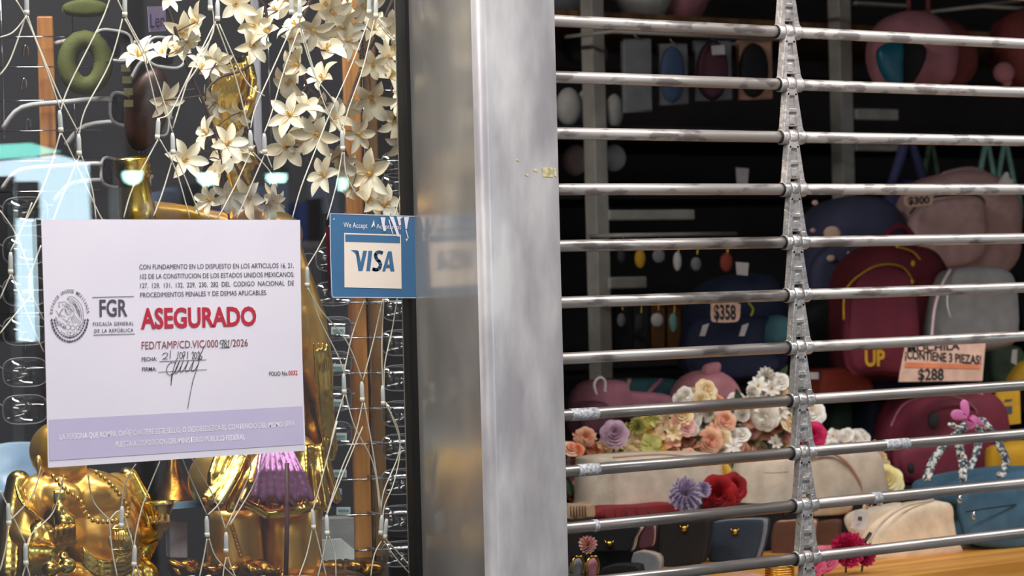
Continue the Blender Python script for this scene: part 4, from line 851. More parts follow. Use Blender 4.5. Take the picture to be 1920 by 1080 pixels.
wallet([(1332, 990), (1345, 978), (1420, 974), (1432, 984), (1420, 1040), (1405, 1050), (1330, 1052)], .29, 58, 'wallet_navy', 'dark blue wallet with metal clasp in the middle of the row', (1380, 996), 3, 'pouch_grey', .009)
wallet([(1450, 985), (1470, 978), (1520, 976), (1524, 990), (1518, 1032), (1500, 1040), (1450, 1044)], .31, 58, 'wallet_brown', 'brown leather wallet with pale stitched leaves behind the shutter links', None, 3, 'tan_edge', .008)
wallet([(1530, 985), (1545, 977), (1570, 976), (1572, 990), (1568, 1028), (1555, 1034), (1530, 1036)], .35, 58, 'wallet_brown', 'brown wallet between the shutter links and the cream toiletry pouch', None, 1, 'wallet_brown', .008)
wallet([(1200, 990), (1216, 984), (1226, 988), (1224, 1020), (1214, 1026), (1200, 1026)], .33, 60, 'plum', 'brown wallet edge showing between the two black wallets', None, 1, 'tan_edge', .007)
wallet([(1188, 1036), (1230, 1040), (1236, 1062), (1225, 1082), (1190, 1080)], .16, 58, 'pouch_grey', 'grey patterned wallet with tan edge low in the row by the black flap wallet', None, 2, 'tan_edge', .006)
wallet([(1130, 1064), (1190, 1058), (1200, 1070), (1200, 1100), (1130, 1105)], .12, 58, 'wallet_black', 'black wallet top showing at the bottom edge below the black flap wallet', None, 1, 'wallet_black', .008)
for k, (x, lab, m_) in enumerate(((1084, 'grey coin purse with gold frame in the bottom corner by the pillar', 'pouch_grey'), (1112, 'pink coin purse with gold frame right of the grey one', 'blush'))):
    o = [(x-16, 1062), (x-8, 1048), (x+4, 1046), (x+10, 1060), (x+8, 1088), (x-14, 1090)]
    t = thing('coin_purse', lab, 'purse', base_of(o, .12)); pz(o, .13, .02, 45, m_, 'body', t, 3)
    seam([(x-13, 1075, .118), (x-9, 1050, .117), (x+3, 1044, .117), (x+11, 1058, .117), (x+9, 1078, .118)], .0014, 'brass', 'frame', t); b = MB(); blob(b, x-3, 1044, .115, 3.5); blob(b, x+5, 1044, .115, 3.5); b.build('kiss_clasp', 'brass', t)
for k in range(4):
    b = MB(); c = P(1462, 1079-k*4.5, .14); b.tube([c+Vector((.016*math.cos(i*.3306), .016*math.sin(i*.3306), 0)) for i in range(20)], .0013, 6, False)
    tag(b.build('gold_bangle', 'brass'), ('lowest', 'second lowest', 'second highest', 'highest')[k]+' gold bangle in the small stack beside the link chain, bottom edge', 'bangle', 'gold bangles stacked at the bottom edge')
o = [(1340, 1090), (1360, 1078), (1400, 1072), (1430, 1078), (1436, 1092)]
t = thing('peach_purse', 'peach rounded purse top peeking in at the bottom edge by the bangles', 'purse', base_of(o, .15)); pz(o, .15, .03, 30, 'tan_edge', 'body', t, 3)
# ---- backpacks and bags behind
def pack(name, o, Y, T, a, m, lab, cat='backpack', pocket=None, zips=(), handle=None, pm=None, zm=None, p=4):
    t = thing(name, lab, cat, base_of(o, Y)); pz(o, Y, T, a, m, 'body', t, p); c = (sum(q[0] for q in o)/len(o), sum(q[1] for q in o)/len(o)); dy = T/2
    if pocket: pz(pocket, Y-dy*.95, T*.28, a, pm or m, 'front_pocket', t, 4)
    for z in zips: seam([(x, y, Y-dy*d) for x, y, d in z], .0016, zm or 'darkgrey', 'zip_line', t)
    if handle: seam([(x, y, Y) for x, y in handle], .005, pm or m, 'handle', t)
    return t
def price(txt, o, Y, parent_lab, size, bl, br, m='ink_black', fill='peach_card', cat='price tag', nm='price_tag'):
    t = thing(nm, parent_lab, cat, base_of(o, Y)); card([(x, y) for x, y in dense(o, 3)] if len(o) > 4 else o, Y, 0, fill, 'card', t)
    text(txt, 'print', m, t, bl, br, size, Y-.0005, bold=.03); return t
t = pack('backpack', [(1700, 420), (1706, 370), (1740, 335), (1800, 320), (1850, 330), (1888, 370), (1892, 440), (1880, 500), (1800, 560), (1740, 560), (1706, 500)], .665, .12, 15, 'pink_pack', 'dusty pink backpack with curved top handle, highest at the right', pocket=[(1712, 400), (1760, 375), (1830, 372), (1842, 400), (1842, 470), (1800, 500), (1730, 500), (1706, 460)],
         zips=[[(1706, 400, 1.0), (1740, 372, 1.0), (1830, 366, 1.0), (1850, 400, 1.0), (1850, 470, 1.0)]], handle=[(1758, 345), (1772, 328), (1820, 318), (1852, 330), (1872, 352)], zm='darkgrey')
b = MB(); bt = puffpx([(1868, 352), (1880, 330), (1888, 322), (1893, 334), (1902, 338), (1894, 350), (1876, 362)], .55, .012, 20, 3, mb=b); b.build('ribbon_bow', 'off_white', t)
price('$300', [(1700, 366), (1746, 362), (1748, 380), (1742, 385), (1704, 388), (1697, 380)], .52, 'handwritten $300 price tag on the dusty pink backpack', 13, (1703, 383), (1743, 381))
t = pack('backpack', [(1500, 560), (1510, 460), (1530, 400), (1570, 372), (1620, 368), (1660, 390), (1676, 440), (1672, 540), (1640, 620), (1560, 640), (1510, 620)], .74, .13, 15, 'floral_navy', 'slate blue floral backpack high in the middle, left of the dusty pink one', pocket=[(1520, 520), (1540, 470), (1600, 450), (1640, 470), (1650, 560), (1600, 600), (1540, 600)])
for x, y, r in ((1560, 437, 16), (1528, 380, 6), (1558, 484, 8), (1588, 476, 7), (1524, 432, 5)):
    b = MB(); blob(b, x, y, .665, r, r*.8, 3); b.build('flower_patch', 'peach_card', t)
t = pack('backpack', [(1578, 560), (1590, 500), (1630, 462), (1690, 458), (1735, 475), (1756, 530), (1762, 620), (1756, 700), (1700, 712), (1620, 712), (1580, 690), (1574, 620)], .56, .13, 15, 'red_pack', 'glossy dark red school backpack with yellow edged zips, middle right', pocket=[(1586, 560), (1610, 510), (1670, 500), (1710, 540), (1712, 690), (1650, 702), (1588, 690)],
         zips=[[(1680, 462, .9), (1715, 475, .9), (1735, 510, .95), (1742, 560, .95)], [(1582, 600, .95), (1588, 540, .95), (1640, 500, 1.0), (1690, 500, 1.0), (1714, 530, 1.0)]], handle=[(1650, 462), (1664, 438), (1690, 424), (1708, 440), (1716, 462)], zm='yellow', pm='rose_pack')
text('UP', 'print', 'yellow', t, (1622, 686), (1660, 685), 28, .47, bold=.04)
for x, y in ((1712, 494), (1708, 530)):
    b = MB(); blob(b, x, y, .475, 4, 6, 3); b.build('zip_pull', 'yellow', t)
t = pack('drawstring_bag', [(1746, 640), (1748, 590), (1760, 540), (1780, 506), (1840, 500), (1882, 510), (1896, 560), (1892, 640), (1840, 660), (1780, 660)], .455, .06, 10, 'grey_bag', 'grey drawstring bag with pale pink piping, right of the red backpack', 'bag')
seam([(1746, 640, .42), (1752, 580, .44), (1766, 535, .44), (1782, 506, .45)], .0022, 'pink_trim', 'piping', t); seam([(1892, 640, .445), (1897, 580, .44), (1890, 535, .44), (1880, 508, .45)], .0022, 'pink_trim', 'piping', t)
seam([(1778, 540, .44), (1776, 570, .43), (1782, 596, .43)], .0012, 'off_white', 'drawstring', t); seam([(1858, 545, .44), (1856, 575, .43), (1852, 590, .43)], .0016, 'wallet_black', 'drawstring', t)
pack('black_bag', [(1760, 520), (1780, 480), (1850, 460), (1925, 456), (1960, 500), (1960, 640), (1900, 640), (1890, 520)], .78, .06, 10, 'wallet_black', 'black bag behind the grey drawstring bag at the right', 'bag')
S = thing('price_sign', 'handwritten three piece set price sign in black over orange and peach, centre right', 'sign', P(1765, 715, .38))
card([(1698, 650), (1848, 642), (1842, 714), (1686, 716), (1688, 700)], .405, 0, 'peach_card', 'card', S, T=.0015)
flat([[(1698, 679), (1838, 684), (1838, 692), (1696, 689)]], 'orange_band', mat('ink_orange', (238, 140, 96), .7), S, .4042)
text('MOCHILA', 'print', 'ink_black', S, (1702, 660), (1800, 655), 13, .404, bold=.02); text('¡CONTIENE 3 PIEZAS!', 'print', 'ink_black', S, (1697, 672), (1840, 683), 16, .404, bold=.02); text('$288', 'print', 'ink_black', S, (1722, 712), (1770, 712), 20, .404, bold=.02)
t = pack('backpack', [(1292, 700), (1294, 620), (1306, 560), (1340, 525), (1400, 512), (1440, 524), (1452, 580), (1454, 700), (1380, 712)], .62, .10, 15, 'navy', 'navy backpack with pale buckle straps behind the $358 tag', pocket=[(1300, 600), (1440, 595), (1448, 640), (1448, 700), (1300, 705)])
for x in (1318, 1392): card([(x, 610), (x+12, 606), (x+4, 630), (x-6, 630)], .54, 15, 'off_white', 'strap_tab', t)
seam([(1404, 568, .55), (1412, 580, .55), (1408, 592, .55)], .0016, mat('lime', (190, 200, 60), .5), 'lime_cord', t)
price('$358', [(1338, 568), (1384, 568), (1388, 580), (1386, 598), (1376, 604), (1340, 604), (1334, 596), (1334, 576)], .50, 'handwritten $358 price tag on the navy backpack', 26, (1339, 598), (1380, 599))
pack('backpack', [(1490, 640), (1500, 585), (1530, 560), (1560, 560), (1576, 600), (1578, 690), (1500, 700)], .64, .06, 15, 'wallet_black', 'black bag with small yellow dots between the link chain and the red backpack', 'bag')
t = pack('ball_pouch', [(1430, 640), (1434, 605), (1455, 590), (1478, 600), (1486, 630), (1478, 650), (1450, 655)], .55, .06, 20, 'teal', 'round light blue pouch hanging behind the link chain', 'pouch', p=2.5)
t = pack('pink_pouch', [(1080, 770), (1086, 735), (1110, 714), (1150, 712), (1160, 730), (1240, 740), (1250, 775), (1200, 790), (1100, 790)], .60, .09, 15, 'pink', 'pink soft pouch bag with round zip pull, high at the far left of the flowers', 'pouch')
seam([(1118, 740, .54), (1114, 720, .54), (1124, 708, .54), (1134, 715, .54), (1134, 735, .54)], .002, 'off_white', 'loop', t)
t = pack('teal_case', [(1120, 730), (1130, 712), (1200, 708), (1262, 712), (1276, 735), (1274, 765), (1200, 780), (1130, 775)], .66, .08, 15, 'teal', 'teal and pink rounded case behind the pink pouch', 'case')
seam([(1180, 712, .61), (1172, 735, .60), (1166, 745, .60)], .003, 'tan_edge', 'pull_strap', t); seam([(1240, 712, .61), (1222, 730, .60), (1205, 750, .60)], .003, 'pink', 'stripe', t)
t = pack('pink_bag', [(1270, 760), (1276, 725), (1300, 700), (1335, 694), (1362, 712), (1376, 740), (1374, 775), (1320, 785)], .56, .09, 15, 'blush', 'pink plush bag with a pointed ear above the peach flowers', 'bag', p=3)
pz([(1318, 705), (1322, 685), (1345, 679), (1349, 690), (1340, 706)], .54, .02, 15, 'blush', 'ear', t, 3)
pack('orange_box', [(1510, 700), (1512, 692), (1600, 690), (1605, 700), (1605, 745), (1512, 752)], .60, .08, 10, 'orange_box', 'orange lunch box with a white label under the black bag', 'box', p=9)
card([(1517, 698), (1535, 698), (1535, 711), (1517, 711)], .55, 10, 'off_white', 'label_card', bpy.data.objects['orange_box'])
t = pack('blue_box', [(1606, 696), (1612, 690), (1684, 686), (1692, 696), (1692, 740), (1606, 745)], .60, .08, 10, 'navy', 'navy blue lunch box with a white label, right of the orange one', 'box', p=9)
card([(1625, 692), (1643, 692), (1642, 708), (1624, 708)], .55, 10, 'off_white', 'label_card', t)
pack('backpack', [(1602, 760), (1610, 745), (1660, 742), (1670, 760), (1672, 850), (1604, 855)], .62, .08, 12, 'navy2', 'dark navy dotted backpack low between the grey bag and the wine red one')
pack('backpack', [(1540, 790), (1550, 758), (1580, 752), (1600, 770), (1604, 840), (1545, 845)], .66, .06, 12, 'moss', 'grey green bag low behind the white rose, right of the link chain', 'bag')
t = pack('backpack', [(1666, 860), (1672, 780), (1700, 742), (1770, 728), (1830, 732), (1858, 770), (1862, 850), (1840, 900), (1760, 915), (1680, 905)], .52, .13, 12, 'rose_pack', 'wine red glossy backpack low at the right behind the blue handbag', pocket=[(1676, 850), (1720, 830), (1790, 830), (1810, 850), (1808, 895), (1700, 905)], zips=[[(1670, 800, .95), (1700, 755, 1.0), (1780, 742, 1.0), (1830, 770, 1.0), (1836, 830, .95)]], zm='pink')
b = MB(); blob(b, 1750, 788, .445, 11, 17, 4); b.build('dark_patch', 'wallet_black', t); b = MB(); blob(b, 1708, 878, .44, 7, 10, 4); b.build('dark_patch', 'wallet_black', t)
seam([(1832, 735, .47), (1852, 770, .46), (1856, 830, .46), (1846, 880, .46)], .006, 'pink', 'shoulder_strap', t)
t = thing('yellow_packet', 'bright yellow packet card at the right edge above the braided handles', 'packet', P(1895, 800, .46)); card([(1870, 733), (1912, 728), (1914, 794), (1862, 800), (1866, 770)], .46, 5, 'yellow', 'card', t, T=.004)
flat([[(1884, 762), (1898, 761), (1898, 776), (1884, 777)], [(1884, 749), (1898, 748), (1898, 752), (1884, 753)]], 'print_mark', 'ink_grey', t, .4585)
pack('yellow_bag', [(1860, 850), (1875, 834), (1930, 830), (1940, 900), (1870, 900)], .40, .05, 10, 'yellow', 'mustard yellow bag behind the right end of the blue handbag', 'bag')
pack('yellow_bag', [(1880, 720), (1888, 695), (1910, 676), (1940, 680), (1950, 725), (1900, 728)], .56, .05, 10, 'yellow', 'yellow pouch at the right edge, level with the price sign', 'pouch')
t = pack('dark_pouch', [(1842, 655), (1860, 648), (1900, 650), (1912, 690), (1900, 720), (1850, 722)], .58, .05, 10, 'moss', 'dark green pouch with a white label right of the price sign', 'pouch'); card([(1898, 656), (1908, 655), (1906, 684), (1896, 680)], .54, 10, 'off_white', 'label_card', t)
pack('plum_bag', [(1072, 800), (1080, 760), (1120, 752), (1140, 780), (1130, 815), (1085, 820)], .58, .06, 12, 'plum', 'plum coloured bag in shade beside the pillar, above the peach flowers', 'bag')
# lilac tote and pale straps hanging
t = thing('hanging_tote', 'indigo cloth tote hanging by its straps below the white bracket', 'tote bag', P(1700, 350, .80))
pz([(1664, 352), (1690, 338), (1712, 338), (1738, 350), (1742, 420), (1664, 420)], .80, .03, 15, 'lilac_bag', 'body', t, 3)
seam([(1672, 348, .80), (1690, 290, .79), (1698, 262, .79)], .008, 'lilac_bag', 'strap', t, 3); seam([(1734, 348, .80), (1715, 290, .79), (1706, 262, .79)], .008, 'lilac_bag', 'strap', t, 3)
for k, (x, m_) in enumerate(((1745, 'moss'), (1850, 'mint'), (1885, 'mint'))):
    t = thing('hanging_bag', ('grey green', 'mint green', 'pale mint')[k]+' bag hung by long straps '+('left of the dusty pink backpack', 'above the dusty pink backpack', 'at the right edge above the backpack')[k], 'tote bag', P(x, 380, .85))
    pz([(x-22, 352), (x+22, 352), (x+26, 420), (x-26, 420)], .85, .03, 15, m_, 'body', t, 3)
    seam([(x-16, 352, .85), (x-8, 300, .85), (x, 262, .85)], .0045, m_, 'strap', t, 3); seam([(x+18, 352, .85), (x+8, 300, .85), (x, 262, .85)], .0045, m_, 'strap', t, 3)
# pink neck cushion and plush at the top right
t = thing('travel_pillow', 'large pink and teal travel cushion hanging by pink cords at the top right', 'cushion', P(1720, 160, .70))
pz([(1632, 110), (1640, 60), (1668, 30), (1710, 20), (1750, 32), (1782, 70), (1786, 120), (1770, 160), (1700, 168), (1650, 160)], .70, .10, 20, 'blush', 'front', t, 2.6)
pz([(1740, 50), (1780, 40), (1812, 80), (1818, 130), (1800, 160), (1760, 165)], .76, .10, 20, 'coral', 'back', t, 2.6)
pz([(1645, 95), (1665, 80), (1690, 80), (1692, 120), (1690, 165), (1670, 160), (1650, 130)], .648, .02, 20, mat('teal_satin', (24, 100, 124), .35), 'teal_panel', t, 3); pz([(1690, 82), (1730, 84), (1734, 110), (1715, 150), (1696, 165)], .648, .016, 20, 'wallet_black', 'opening', t, 3)
seam([(1703, -20, .70), (1704, 22, .70)], .0035, 'coral', 'cord', t, 1); seam([(1740, -20, .70), (1740, 26, .70)], .0035, 'coral', 'cord', t, 1)
t = thing('coral_plush', 'coral red plush cushion with a small pink paw at the top right corner', 'cushion', P(1895, 160, .70))
pz([(1868, 60), (1885, 30), (1930, 16), (1960, 60), (1955, 150), (1900, 165), (1870, 130)], .72, .10, 20, 'coral', 'body', t, 2.6); b = MB(); blob(b, 1882, 136, .66, 21, 20, 14); blob(b, 1888, 154, .66, 10, 9, 8); b.build('paw', 'blush', t, remesh=.002)
# ---- white shelving frame
YS_ = .88
fr = thing('display_shelving', 'white metal shelving frame with bracket arms at the back of the shop', 'shelving', P(1360, 800, YS_))
for x, w in ((1116, 24), (1580, 23)):
    q0, q1 = P(x, 300, YS_), P(x+w, 300, YS_); MB().aabb((q0.x, YS_, P(x, 800 if x < 1200 else 780, YS_).z), (q1.x, YS_+.025, P(x, -60, YS_).z)).build('upright', 'white_metal', fr, bevel=.002)
for (x0, y0, x1, y1) in ((1140, 394, 1300, 412), (1603, 2, 1700, 14), (1603, 203, 1682, 226), (1603, 268, 1690, 284), (1140, 520, 1210, 540)):
    a_, b_ = P(x0, y0, YS_), P(x1, y1, YS_); MB().aabb((a_.x, YS_-.004, b_.z), (b_.x, YS_+.02, a_.z)).build('bracket_arm', 'white_metal', fr, bevel=.002)
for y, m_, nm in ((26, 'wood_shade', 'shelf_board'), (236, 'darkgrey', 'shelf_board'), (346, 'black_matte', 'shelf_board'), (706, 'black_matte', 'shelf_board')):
    z = P(1300, y, YS_).z; MB().aabb((2.35, YS_+.03, z-.02), (4.5, 1.3, z)).build(nm, m_, fr)
for y, Y_, x0, x1 in ((66, .79, 1150, 1460), (440, .84, 1150, 1380), (560, .84, 1150, 1300), (262, .79, 1590, 1730), (262, .85, 1700, 2000), (-22, .70, 1600, 2000), (18, .72, 1840, 2060)):
    z = P((x0+x1)/2, y, Y_).z; q0, q1 = P(x0, y, Y_), P(x1, y, Y_); MB().tube([(q0.x, YS_+.01, z), (q0.x, Y_, z), (q1.x, Y_, z), (q1.x, YS_+.01, z)], .003, 8).build('peg_rail', 'white_metal', fr)
ZK = P(1300, 26, YS_).z
for k, (x, m_) in enumerate(((1205, 'off_white'), (1275, 'blush'), (1060, 'pouch_grey'))):
    c = P(x, 10, .98); b = MB(); b.lathe([(0, 0), (.03, .0), (.045, .03), (.05, .06), (.045, .055), (.028, .006), (0, .005)], (c.x, c.y, ZK+.002), (0, 0, 1), 22); tag(b.build('bowl', m_), ('off white', 'pale pink', 'grey')[k]+' rounded bowl on the highest shelf'+(', beside the pillar' if k == 2 else ', behind the topmost bar'), 'bowl')
# row of packed hair brushes hanging
def packet(x0, y0, x1, y1, m, lab, inner, im, tagtxt=None):
    t = thing('hanging_packet', lab, 'packet', P((x0+x1)/2, y1, .80)); pz([(x0, y0), (x1, y0-1), (x1+2, y1-2), (x0+2, y1)], .80, .012, 10, m, 'pack_card', t, 10, smooth=False)
    if inner: pz([(cx, cy) for cx, cy in [((x0+x1)/2+(x1-x0)*.42*math.cos(a*.5236), (y0+y1)/2+(y1-y0)*.46*math.sin(a*.5236)) for a in range(12)]], .79, .018, 10, im, 'oval_item', t, 3)
    x = (x0+x1)/2; seam([(x-4, y0-10, .79), (x, y0-3, .79), (x+6, y0-2, .79)], .0012, 'chrome', 'hook', t)
    return t
packet(1166, 72, 1218, 212, 'pouch_grey', 'grey zip pouch, leftmost of the hanging packets', False, None)
packet(1234, 82, 1286, 198, 'pouch_grey', 'packet with a slate blue oval brush, second of the hanging packets', True, 'pouch_blue')
t = packet(1300, 76, 1368, 190, 'pouch_grey', 'packet with a dark rimmed oval and a small paper label, third of the hanging packets', True, 'plum')
tubepx([(1336+27*math.cos(i*.4189), 132+55*math.sin(i*.4189), .782) for i in range(16)], .0018, n=2).build('dark_rim', 'wallet_black', t); card([(1334, 86), (1358, 84), (1360, 102), (1336, 103)], .775, 10, 'off_white', 'label_card', t)
packet(1382, 76, 1444, 188, 'tan_edge', 'packet with a solid black oval brush, beside the link chain', True, 'wallet_black')
for k, (x, y, rx, ry, m_, lab) in enumerate(((1066, 200, 24, 36, 'off_white', 'off white plush slipper beside the pillar'), (1105, 200, 26, 36, 'off_white', 'off white plush slipper left of the shelf upright'), (1152, 208, 17, 32, 'off_white', 'off white plush slipper right of the shelf upright'), (1078, 300, 24, 30, 'pink_pack', 'dusky pink round plush on the second shelf beside the pillar'), (1150, 296, 24, 26, 'off_white', 'pale round plush on the second shelf right of the upright'), (1088, 90, 34, 30, 'darkgrey', 'dark grey cloth bag hanging beside the pillar at the top'), (1120, 100, 20, 26, 'pouch_grey', 'grey plush half hidden by the left shelf upright'))):
    b = MB(); blob(b, x, y, .98, rx, ry, 22); tag(b.build('plush_toy' if k > 2 else 'plush_slipper', m_), lab, 'plush' if k > 2 else 'slipper')
# small price cards and hanging key rings in the shade
for k, (x, y, w, h, lab) in enumerate(((1392, 330, 24, 32, 'white paper tag on the dark second shelf left of the link chain'), (1572, 330, 24, 34, 'pale paper tag beside the right shelf upright'), (1392, 504, 24, 26, 'white paper tag above the navy backpack'), (1412, 903-200, 16, 16, 'small white tag above the white flowers'))):
    tag(card([(x-w/2, y-h/2), (x+w/2, y-h/2+2), (x+w/2-2, y+h/2), (x-w/2+2, y+h/2-2)], .57 if k == 2 else .905, 10, 'white_card', 'paper_tag', None), lab, 'tag')
random.seed(11)
kr = [(1165, 480, 'darkgrey'), (1200, 485, 'yellow'), (1235, 480, 'pouch_grey'), (1270, 490, 'off_white'), (1305, 495, 'pouch_grey'), (1362, 492, 'orange_box'), (1165, 600, 'pouch_grey'), (1200, 605, 'darkgrey'), (1232, 600, 'off_white'), (1262, 605, 'mint')]
kl = ['dark', 'yellow', 'grey', 'white', 'long grey', 'orange', 'pale grey', 'smoky', 'bright white', 'greenish']
for k, (x, y, m_) in enumerate(kr):
    t = thing('key_ring', kl[k]+' key ring charm '+('in the upper row right of the left shelf upright' if k < 6 else 'in the lower row left of the navy backpack'), 'key ring', P(x, y+20, .84), 'key ring charms hanging in the shade')
    seam([(x, y-42, .84), (x+3, y-34, .84), (x+2, y-16, .84)], .0011, 'brass', 'hook', t); b = MB(); blob(b, x, y, .84, 8+k % 3*2, 13+k % 2*5, 5); b.build('charm', m_, t)
for k, x in enumerate((1164, 1200, 1232, 1262, 1292)):
    tag(puffpx([(x-12, 655), (x+12, 654), (x+12, 572), (x-12, 573)], .90, .008, 10, 10, False).build('hanging_card', cl('amber_card', (120, 74, 34)) if k > 1 else 'darkgrey'), ('leftmost dark', 'second dark', 'amber middle', 'amber fourth', 'amber rightmost')[k]+' narrow hanging card behind the lower key rings', 'packet', 'narrow hanging cards')
# ---- artificial flowers
def rose_mesh(seed, m, R=.016, layers=5):
    rnd = random.Random(seed); b = MB()
    for L in range(layers):
        k = 3+L; rr_ = R*(.18+.82*L/(layers-1)); hgt = R*(1.0-.45*L/(layers-1))
        for i in range(k):
            a0 = 2*math.pi*i/k+L*.7+rnd.uniform(-.1, .1); wd = math.pi*1.35/k; NU, NV = 4, 5; vs = []
            for u in range(NU+1):
                uu = u/NU; r = rr_*(.35+.65*uu**.8)+(.12*R*uu**4*(1+L*.3)); z = hgt*uu-(.14*R*uu**5*L*.6)
                for v in range(NV+1):
                    vv = v/NV*2-1; a = a0+vv*wd*(.75+.25*uu); q = 1+.06*math.cos(vv*3); vs.append((r*q*math.cos(a), r*q*math.sin(a), z*(1-.22*abs(vv)**2.5)+rnd.uniform(-.02, .02)*R))
            b.add(vs, [[u*(NV+1)+v, u*(NV+1)+v+1, (u+1)*(NV+1)+v+1, (u+1)*(NV+1)+v] for u in range(NU) for v in range(NV)])
    b.sph((0, 0, R*.1), R*.45, (Vector((1, 0, 0)), Vector((0, 0, 1)), Vector((0, 1, 0))), 10, 6)
    me = bpy.data.meshes.new('rose'); me.from_pydata(b.v, [], b.f); [setattr(p, 'use_smooth', True) for p in me.polygons]; me.materials.append(M(m)); return me
def ruffle_mesh(seed, m, R=.017):
    rnd = random.Random(seed); b = MB()
    for L in range(7):
        NA = 72; r1 = R*(.22+.78*L/6); z1 = R*(.85-.6*L/6); vs = []
        for u in range(4):
            uu = u/3
            for i in range(NA):
                a = 2*math.pi*i/NA; wv = (math.sin(a*(9+L)+L*2)+.6*math.sin(a*(15+L*2)+L))*uu*uu; r = r1*(.25+.75*uu)*(1+.07*wv+.05*math.sin(a*3+L)); vs.append((r*math.cos(a), r*math.sin(a), z1*uu+wv*R*.16))
        b.add(vs, [[u*NA+i, u*NA+(i+1) % NA, (u+1)*NA+(i+1) % NA, (u+1)*NA+i] for u in range(3) for i in range(NA)])
    me = bpy.data.meshes.new('ruffle'); me.from_pydata(b.v, [], b.f); [setattr(p, 'use_smooth', True) for p in me.polygons]; me.materials.append(M(m)); return me
def fl(name, c, c2): return mat(name, c, .7, scale=70, rgb2=c2, sub=.15)
fl('f_peach', (240, 190, 156), (222, 150, 120)); fl('f_cream', (246, 226, 184), (232, 200, 150)); fl('f_white', (246, 240, 230), (230, 220, 206)); fl('f_pink', (236, 190, 178), (216, 150, 142)); fl('f_orange', (236, 146, 104), (206, 106, 70))
fl('f_mauve', (184, 150, 164), (156, 120, 138)); fl('f_lavender', (208, 194, 216), (170, 150, 186)); fl('f_red', (186, 20, 30), (130, 8, 18)); fl('f_magenta', (222, 36, 100), (176, 16, 70)); fl('f_rosepink', (240, 120, 156), (216, 84, 124)); fl('f_butter', (248, 236, 182), (232, 214, 140)); fl('f_gold', (226, 176, 70), (190, 140, 40)); fl('f_lime', (196, 190, 110), (150, 146, 70))
mat('leaf', (70, 92, 62), .6, rgb2=(46, 66, 44), scale=60)
def petals_for(m, n=5, w=.0062, cup=.5, s=3): return petal_mesh(n, .0155, w, cup, s, m)
K = {}
for c in ('f_peach', 'f_cream', 'f_white', 'f_pink', 'f_orange', 'f_gold', 'f_lime'):
    K[c] = [rose_mesh(1, c), petals_for(c, 5, .0078, .55, 3), ruffle_mesh(4, c, .015), petals_for(c, 7, .0048, .8, 6), rose_mesh(8, c, .015, 4)]
def leaf_mesh():
    b = MB(); vs = []
    for i in range(6):
        u = i/5; w = .006*math.sin(math.pi*min(1, u*.96+.03)); 
        for v in (-1, 0, 1): vs.append((u*.028, v*w, .002*abs(v)+.006*u*u))
    b.add(vs, [[i*3+j, i*3+j+1, i*3+j+4, i*3+j+3] for i in range(5) for j in range(2)]); me = bpy.data.meshes.new('leaf'); me.from_pydata(b.v, [], b.f); me.materials.append(M('leaf')); return me
LF = leaf_mesh()
def bunch(label, region, cols, n, Y, seed, size=(26, 36), n_leaf=8):
    rnd = random.Random(seed); cx = sum(p[0] for p in region)/len(region); cy = sum(p[1] for p in region)/len(region)
    t = thing('flower_bunch', label, 'artificial flowers', P(cx, max(p[1] for p in region), Y)); foot = P(cx, max(p[1] for p in region)+10, Y+.02)
    def inside(x, y):
        r = False; j = len(region)-1
        for i in range(len(region)):
            xi, yi = region[i]; xj, yj = region[j]
            if (yi > y) != (yj > y) and x < (xj-xi)*(y-yi)/(yj-yi)+xi: r = not r
            j = i
        return r
    xs = [p[0] for p in region]; ys = [p[1] for p in region]; pts = []; tries = 0
    while len(pts) < n and tries < 4000:
        tries += 1; x, y = rnd.uniform(min(xs), max(xs)), rnd.uniform(min(ys), max(ys))
        if inside(x, y) and all(math.hypot(x-a, y-b_) > size[0]*.50 for a, b_ in pts): pts.append((x, y))
    for x, y in pts:
        c = rnd.choice(cols); Yf = Y+rnd.uniform(-.02, .02); d = (CB+CR*rnd.uniform(-.7, .7)+CU*rnd.uniform(-.2, .9)).normalized(); p = P(x, y, Yf); i = rnd.randrange(5)
        add_flower(t, K[c][i], SM if i in (1, 3) else None, p, d, rnd.uniform(0, 6), rnd.uniform(*size)*px2m(x, y, Yf)/.030*(1.05 if i in (1, 3) else 1.0))
    b = MB()
    for x, y in pts[::2]: b.tube([foot, foot.lerp(P(x, y, Y+.02), .6)+Vector((0, .012, 0)), P(x, y, Y+.004)], .0010, 5)
    b.build('stems', 'leaf', t)
    for i in range(n_leaf):
        x, y = rnd.choice(pts); p = P(x+rnd.uniform(-14, 14), y+rnd.uniform(-12, 12), Y+.004); add_flower(t, LF, None, p, (CB+CU*rnd.uniform(-.3, 1)+CR*rnd.uniform(-1, 1)).normalized(), rnd.uniform(0, 6), rnd.uniform(.7, 1.2), 'leaf')
    return t
bunch('orange and coral artificial flower bunch beside the pillar edge', [(1066, 820), (1090, 815), (1130, 820), (1130, 860), (1112, 880), (1112, 940), (1066, 945)], ['f_orange', 'f_pink', 'f_orange', 'f_peach'], 22, .52, 1, (24, 36))
bunch('yellow and peach artificial flower bunch above the left cream bag', [(1130, 850), (1180, 800), (1230, 782), (1270, 800), (1270, 850), (1200, 860)], ['f_gold', 'f_cream', 'f_peach', 'f_lime', 'f_cream'], 34, .50, 2, (24, 38))
bunch('peach and pink artificial flower bunch spilling below the pink plush bag', [(1260, 860), (1262, 790), (1270, 745), (1330, 725), (1360, 770), (1360, 840), (1310, 862)], ['f_peach', 'f_pink', 'f_cream', 'f_peach', 'f_white', 'f_cream'], 42, .49, 3, (25, 38))
bunch('cream and white artificial flower bunch left of the link chain', [(1350, 850), (1350, 760), (1385, 742), (1430, 760), (1480, 790), (1480, 850), (1400, 862)], ['f_cream', 'f_peach', 'f_white', 'f_white', 'f_pink'], 44, .49, 4, (25, 38))
